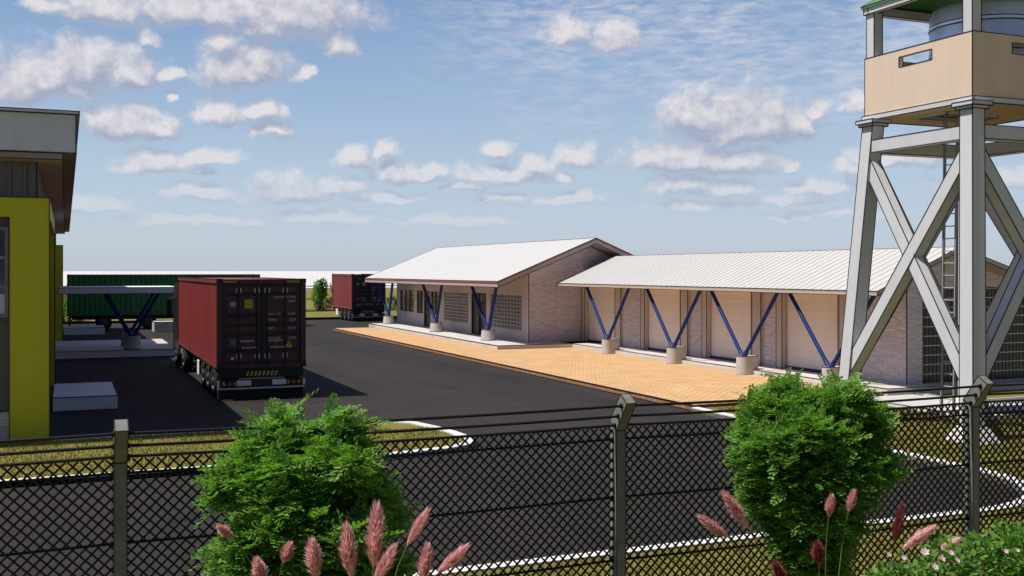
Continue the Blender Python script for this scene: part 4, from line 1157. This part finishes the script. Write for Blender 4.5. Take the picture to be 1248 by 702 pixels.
def far_plume(label, x, y, h_, seed):
    r_ = random.Random(seed)
    t = thing('plume_grass', label, 'ornamental grass', (x, y, .16))
    for i in range(5):
        a = r_.uniform(0, 6.28); e = Vector((cos(a) * .35, sin(a) * .3, h_ * r_.uniform(.8, 1.)))
        plume(t, e, e * .66, .11, 'plume', r_)
    q = MB()
    for i in range(26):
        a = r_.uniform(0, 6.28); e = Vector((cos(a) * .6, sin(a) * .5, h_ * r_.uniform(.4, .7))); w_ = Vector((-sin(a), cos(a), 0)) * .03
        q.add([-w_, w_, e * .6 + Vector((0, 0, .2)) + w_, e * .6 + Vector((0, 0, .2)) - w_, e], [(0, 1, 2, 3), (3, 2, 4)], 'blade')
    q.build('blades', t)
    return t
far_plume('pink plume grass beside the small tree in the far bed', 22.1, 93.9, 2.6, 3)
far_plume('pink plume grass far off beside the yellow building and the green container', -.15, 79.0, 2.7, 4)
leafy_bush('shrub', 'green leafy shrub just past the end of the green container', 'shrub', (.2, 82, .1), [(0, 0, .7, .7), (.6, .2, .5, .5), (-.3, .1, 1.1, .4)], 1500, .14, 'leafB', 77)

# short grass blades where the lawn is near enough to show them
def blades(name, regions, n, hmin, hmax, seed):
    r_ = random.Random(seed); b = MB(); vs = []; fs = []
    area = sum((x1 - x0) * (y1 - y0) for x0, x1, y0, y1, _ in regions)
    for (x0, x1, y0, y1, test) in regions:
        for _ in range(int(n * (x1 - x0) * (y1 - y0) / area)):
            x, y = r_.uniform(x0, x1), r_.uniform(y0, y1)
            if test and not test(x, y): continue
            if noise.noise(Vector((x * .8, y * .8, 3.))) < -.25 and r_.random() < .6: continue
            a = r_.uniform(0, 6.28); h_ = r_.uniform(hmin, hmax); w_ = .010
            dx, dy = cos(a) * w_, sin(a) * w_; lx, ly = r_.gauss(0, .35) * h_, r_.gauss(0, .35) * h_
            k0 = len(vs); vs += [(x - dx, y - dy, .088), (x + dx, y + dy, .088), (x + lx, y + ly, .088 + h_)]; fs.append((k0, k0 + 1, k0 + 2))
    b.add(vs, fs, 'lawnblade')
    o = b.build(name); return tag(o, 'short dry olive grass on the lawns by the road', 'grass', kind='stuff')
def in_corner(x, y): return not (x < 15.5 and y > 11.9 and ((x - 12.83) ** 2 + (y - 14.57) ** 2 < 2.66 ** 2 or y > 14.57 or x < 12.83))
def in_isl(x, y): return x < 6.4 or (x < 7.8 and 20.9 < y < 23.4)
def off_path(x, y): return not (x > 20.2 and y > 19.3)
blades('grass', [(-2, 16, 9.3, 11.9, in_corner), (13, 26, 9.5, 23.9, lambda x, y: in_corner(x, y) and off_path(x, y)), (-1.5, 7.9, 20.2, 24.6, in_isl)], 95000, .03, .075, 12)

# ------------------------------------------------------------------ sky, sun
world = bpy.data.worlds.new('World'); scene.world = world; world.use_nodes = True
nt = world.node_tree; bg = nt.nodes['Background']
SUN_EL, SUN_AZ = 61.5, -86.        # degrees; azimuth from +Y towards +X
sky = N(nt, 'ShaderNodeTexSky', sky_type='NISHITA', sun_disc=False, sun_elevation=radians(SUN_EL), sun_rotation=radians(SUN_AZ), altitude=200., air_density=1.0, dust_density=1.4, ozone_density=1.6)
SKY_S = .085
SKY_TINT = (.95, 1.0, 1.12); HAZE = (.60, .68, .80)
bg.inputs[1].default_value = SKY_S
tc = N(nt, 'ShaderNodeTexCoord')
def math_n(op, a, b_=None, c=None, clamp=False):
    n = nt.nodes.new('ShaderNodeMath'); n.operation = op; n.use_clamp = clamp
    for i, v_ in enumerate((a, b_, c)):
        if v_ is None: continue
        if hasattr(v_, 'is_output'): nt.links.new(v_, n.inputs[i])
        else: n.inputs[i].default_value = v_
    return n.outputs[0]
sp = N(nt, 'ShaderNodeSeparateXYZ'); nt.links.new(tc.outputs['Generated'], sp.inputs[0])
az = math_n('ARCTAN2', sp.outputs[0], sp.outputs[1]); el = math_n('ARCSINE', sp.outputs[2])
pv = N(nt, 'ShaderNodeCombineXYZ'); nt.links.new(az, pv.inputs[0]); nt.links.new(el, pv.inputs[1])

clouds = [(60, 4, 36, 13), (130, 8, 62, 24), (215, 8, 60, 22), (262, 18, 38, 17), (370, 12, 82, 30), (325, 24, 40, 26), (415, 55, 24, 18), (298, 12, 40, 20),
          (55, 92, 75, 30), (105, 76, 78, 32), (158, 84, 42, 25), (22, 100, 50, 30), (178, 44, 17, 12), (206, 89, 17, 9),
          (150, 146, 58, 24), (190, 150, 26, 16), (292, 82, 54, 28), (272, 50, 20, 20), (322, 76, 34, 24), (212, 114, 9, 7), (372, 88, 12, 7),
          (270, 137, 28, 18), (318, 133, 32, 12), (328, 157, 24, 12), (190, 197, 48, 15), (247, 190, 46, 9), (165, 200, 26, 10), (245, 209, 14, 7),
          (355, 226, 48, 20), (250, 235, 48, 11), (415, 226, 32, 11), (430, 190, 25, 13), (475, 184, 17, 9), (486, 209, 44, 13), (520, 205, 26, 9),
          (608, 181, 20, 8), (616, 209, 58, 14), (580, 212, 24, 9), (652, 203, 26, 11), (702, 191, 26, 15), (686, 219, 14, 7), (690, 40, 26, 17), (742, 46, 27, 17),
          (888, 146, 78, 36), (852, 138, 46, 30), (935, 146, 54, 30), (976, 148, 24, 19), (835, 192, 78, 20), (800, 192, 40, 15), (895, 196, 62, 16),
          (830, 223, 42, 14), (884, 226, 36, 12), (848, 247, 62, 7), (1000, 135, 18, 10), (1042, 125, 22, 14), (1005, 226, 52, 12), (1048, 198, 30, 15), (960, 201, 14, 9),
          (612, 239, 36, 5), (692, 242, 40, 7), (470, 240, 44, 7), (110, 248, 56, 11), (395, 262, 60, 9), (960, 243, 60, 6), (560, 228, 26, 6), (1100, 190, 60, 16), (1200, 220, 70, 14), (1010, 260, 90, 6), (230, 268, 90, 7), (560, 268, 70, 6),
          (-80, 60, 90, 40), (-220, 120, 120, 45), (1450, 150, 110, 40), (1650, 90, 120, 50), (1400, 40, 90, 30), (-400, 40, 120, 50)]
def smooth(x, a, b_):
    n = N(nt, 'ShaderNodeMapRange', interpolation_type='SMOOTHSTEP', inp={1: a, 2: b_, 3: 0., 4: 1.}); nt.links.new(x, n.inputs[0]); return n.outputs[0]
def polar(cx, cy):
    r = (cx - 624) / 1300.; X, Y_, Z = SN + CN * r, CN - SN * r, -(cy - 330) / 1300.
    return math.atan2(X, Y_), math.atan2(Z, math.hypot(X, Y_))
def cloud_group(items, name):
    """scalar cloud density over (azimuth, elevation): soft union of flat-bottomed ellipses, billowed by noise"""
    grp = bpy.data.node_groups.new(name, 'ShaderNodeTree')
    grp.interface.new_socket('Vector', in_out='INPUT', socket_type='NodeSocketVector'); grp.interface.new_socket('Value', in_out='OUTPUT', socket_type='NodeSocketFloat')
    gi = grp.nodes.new('NodeGroupInput'); go = grp.nodes.new('NodeGroupOutput')
    def gm(op, a, b_=None, c=None, vec=True):
        n = grp.nodes.new('ShaderNodeVectorMath' if vec else 'ShaderNodeMath'); n.operation = op
        for i, v_ in enumerate((a, b_, c)):
            if v_ is None: continue
            if hasattr(v_, 'is_output'): grp.links.new(v_, n.inputs[i])
            else: n.inputs[i].default_value = v_
        return n
    nz = grp.nodes.new('ShaderNodeTexNoise'); nz.inputs['Scale'].default_value = 30.; nz.inputs['Detail'].default_value = 6.; nz.inputs['Roughness'].default_value = .55
    grp.links.new(gi.outputs[0], nz.inputs['Vector'])
    w0 = gm('SUBTRACT', nz.outputs['Color'], (.5, .5, .5)).outputs[0]
    pw = gm('MULTIPLY_ADD', w0, (.040, .026, 0), gi.outputs[0]).outputs[0]
    acc = None
    for (a_, e_, rx_, ry_) in items:
        q1 = gm('MULTIPLY_ADD', pw, (1 / rx_, 1 / ry_, 0), (-a_ / rx_, -e_ / ry_ + .30, 0)).outputs[0]
        q2 = gm('MULTIPLY', q1, (-1, -2.3, 0)).outputs[0]
        q3 = gm('LENGTH', gm('MAXIMUM', q1, q2).outputs[0]).outputs['Value']
        acc = q3 if acc is None else gm('SMOOTH_MIN', acc, q3, .15, vec=False).outputs[0]
    fin = gm('SUBTRACT', 1.54, acc, vec=False).outputs[0]
    vo = grp.nodes.new('ShaderNodeTexVoronoi'); vo.feature = 'SMOOTH_F1'; vo.normalize = True
    for nm, v_ in (('Scale', 72.), ('Detail', 2.5), ('Roughness', .5), ('Smoothness', .7)): vo.inputs[nm].default_value = v_
    grp.links.new(pw, vo.inputs['Vector'])
    bil = gm('MULTIPLY_ADD', vo.outputs['Distance'], -1.5, .44, vec=False).outputs[0]
    nz2 = grp.nodes.new('ShaderNodeTexNoise'); nz2.inputs['Scale'].default_value = 110.; nz2.inputs['Detail'].default_value = 5.; nz2.inputs['Roughness'].default_value = .6
    grp.links.new(gi.outputs[0], nz2.inputs['Vector'])
    n2 = gm('SUBTRACT', nz2.outputs[0], .5, vec=False).outputs[0]
    f1 = gm('ADD', bil, fin, vec=False).outputs[0]
    grp.links.new(gm('MULTIPLY_ADD', n2, .55, f1, vec=False).outputs[0], go.inputs[0])
    return grp
K = 1 / SKY_S
CK = .80
# sky tone: hazy white-blue towards the horizon
skyc = mix_rgb(nt, 1., sky.outputs[0], SKY_TINT, 'MULTIPLY')
air = ramp(nt, math_n('MULTIPLY', el, 3.2, clamp=True), [(p_, tuple(K * c for c in col)) for p_, col in ((0., (.47, .52, .60)), (.10, (.47, .55, .635)), (.28, (.41, .52, .64)), (.52, (.30, .425, .60)), (.85, (.18, .30, .52)), (1., (.145, .26, .49)))])
haze_f = math_n('SUBTRACT', 1., smooth(el, .10, .75))
skyh = mix_rgb(nt, math_n('MULTIPLY', haze_f, .9), skyc, air)
# high cirrus on the right: fine ripples
mp = N(nt, 'ShaderNodeMapping', inp={'Rotation': (0, 0, radians(-14)), 'Scale': (40., 150., 1.)}); nt.links.new(pv.outputs[0], mp.inputs[0])
ci = N(nt, 'ShaderNodeTexNoise', inp={'Scale': 1., 'Detail': 5., 'Roughness': .62, 'Distortion': .35}); nt.links.new(mp.outputs[0], ci.inputs['Vector'])
mp2 = N(nt, 'ShaderNodeMapping', inp={'Scale': (7., 12., 1.), 'Location': (3.1, 1.7, 0)}); nt.links.new(pv.outputs[0], mp2.inputs[0])
cp2 = N(nt, 'ShaderNodeTexNoise', inp={'Scale': 1., 'Detail': 3.}); nt.links.new(mp2.outputs[0], cp2.inputs['Vector'])
cim = math_n('MULTIPLY', smooth(ci.outputs[0], .30, .74), smooth(cp2.outputs[0], .22, .62))
reg = math_n('MULTIPLY', smooth(az, .22, .48), smooth(el, .10, .18))
cim = math_n('MULTIPLY', math_n('MULTIPLY', cim, reg), .70)
sky1 = mix_rgb(nt, cim, skyh, tuple(CK * K * c for c in (.78, .77, .82)))
opk = math_n('MULTIPLY_ADD', smooth(el, .03, .13), .60, .30)
sh = N(nt, 'ShaderNodeVectorMath', operation='ADD', inp={1: (-.005, .012, 0)}); nt.links.new(pv.outputs[0], sh.inputs[0])
polars = []
for (cx, cy, rx, ry) in clouds:
    a_, e_ = polar(cx, cy); k_ = cos(a_ - radians(NTH)) ** 2
    polars.append((a_, e_, rx / 1300. * k_, ry / 1300. * max(k_, .8) * 1.38))
def sector(a0, a1, name):
    g = cloud_group([p for p in polars if p[0] + p[2] * 2.2 + .03 > a0 and p[0] - p[2] * 2.2 - .03 < a1], name)
    d = []
    for v_ in (pv.outputs[0], sh.outputs[0]):
        n = nt.nodes.new('ShaderNodeGroup'); n.node_tree = g; nt.links.new(v_, n.inputs[0]); d.append(n.outputs[0])
    mask = smooth(d[0], .10, .95)
    lit = math_n('MULTIPLY_ADD', math_n('SUBTRACT', d[0], d[1]), 1.0, .31, clamp=True)
    lit = math_n('MULTIPLY_ADD', smooth(d[0], .9, .2), .14, lit, clamp=True)
    col = ramp(nt, lit, [(.0, tuple(CK * K * c for c in (.40, .455, .60))), (.40, tuple(CK * K * c for c in (.58, .59, .67))), (1., tuple(CK * K * c for c in (.86, .83, .85)))])
    out = mix_rgb(nt, math_n('MULTIPLY', mask, opk), sky1, col)
    b_ = nt.nodes.new('ShaderNodeBackground'); b_.inputs[1].default_value = SKY_S; nt.links.new(out, b_.inputs[0])
    return b_.outputs[0]
def mixsh(f, a, b_):
    n = nt.nodes.new('ShaderNodeMixShader')
    nt.links.new(f, n.inputs[0]); nt.links.new(a, n.inputs[1]); nt.links.new(b_, n.inputs[2]); return n.outputs[0]
def gt(x, v_): return math_n('GREATER_THAN', x, v_)
cuts = [-.30, .08, .22, .36, .50, .62, .78, 1.15]
chain = None
for k in range(len(cuts) - 1):
    s_ = sector(cuts[k], cuts[k + 1], 'cloud_field_%d' % k)
    chain = s_ if chain is None else mixsh(gt(az, cuts[k]), chain, s_)
# the rest of the sky: the same blue with loose fair-weather cloud
ns = N(nt, 'ShaderNodeTexNoise', inp={'Scale': 3.2, 'Detail': 5., 'Roughness': .6}); nt.links.new(tc.outputs['Generated'], ns.inputs['Vector'])
far_m = math_n('MAXIMUM', math_n('MAXIMUM', smooth(el, .34, .55), smooth(az, 1.15, 1.4)), smooth(az, -.3, -.55))
skyr = mix_rgb(nt, math_n('MULTIPLY', math_n('MULTIPLY', smooth(ns.outputs[0], .52, .66), far_m), .55), skyh, tuple(CK * K * c for c in (.66, .66, .70)))
# sky behind the view dimmed on purpose, to darken faces turned south
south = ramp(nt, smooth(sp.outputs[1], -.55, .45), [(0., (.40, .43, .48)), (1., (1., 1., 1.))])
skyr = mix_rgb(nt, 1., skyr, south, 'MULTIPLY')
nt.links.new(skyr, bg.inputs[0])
inside = math_n('MULTIPLY', math_n('MULTIPLY', gt(az, cuts[0]), math_n('LESS_THAN', az, cuts[-1])), math_n('MULTIPLY', gt(el, .0), math_n('LESS_THAN', el, .34)))
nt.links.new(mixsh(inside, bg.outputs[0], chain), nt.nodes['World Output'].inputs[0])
world.cycles.sampling_method = 'MANUAL'; world.cycles.sample_map_resolution = 512

sd = bpy.data.lights.new('sun', 'SUN'); sd.energy = 4.4; sd.angle = radians(.53); sd.color = (1., .95, .88)
so = bpy.data.objects.new('sun', sd); COL.objects.link(so)
sv = Vector((sin(radians(SUN_AZ)) * cos(radians(SUN_EL)), cos(radians(SUN_AZ)) * cos(radians(SUN_EL)), sin(radians(SUN_EL))))
so.rotation_euler = sv.to_track_quat('Z', 'Y').to_euler(); so.location = sv * 60

# ------------------------------------------------------------------ camera and view
cd = bpy.data.cameras.new('camera'); co = bpy.data.objects.new('camera', cd); COL.objects.link(co)
co.location = (0, 0, 3.7); co.rotation_euler = (radians(90), 0, radians(-NTH))
cd.sensor_width = 36; cd.lens = 36 * 1300 / 1248; cd.shift_y = -21 / 1248; cd.clip_start = .1; cd.clip_end = 20000
scene.camera = co
scene.view_settings.view_transform = 'Standard'; scene.view_settings.look = 'None'
scene.view_settings.exposure = .2; scene.view_settings.gamma = 1.
scene.cycles.max_bounces = 6; scene.cycles.use_denoising = True
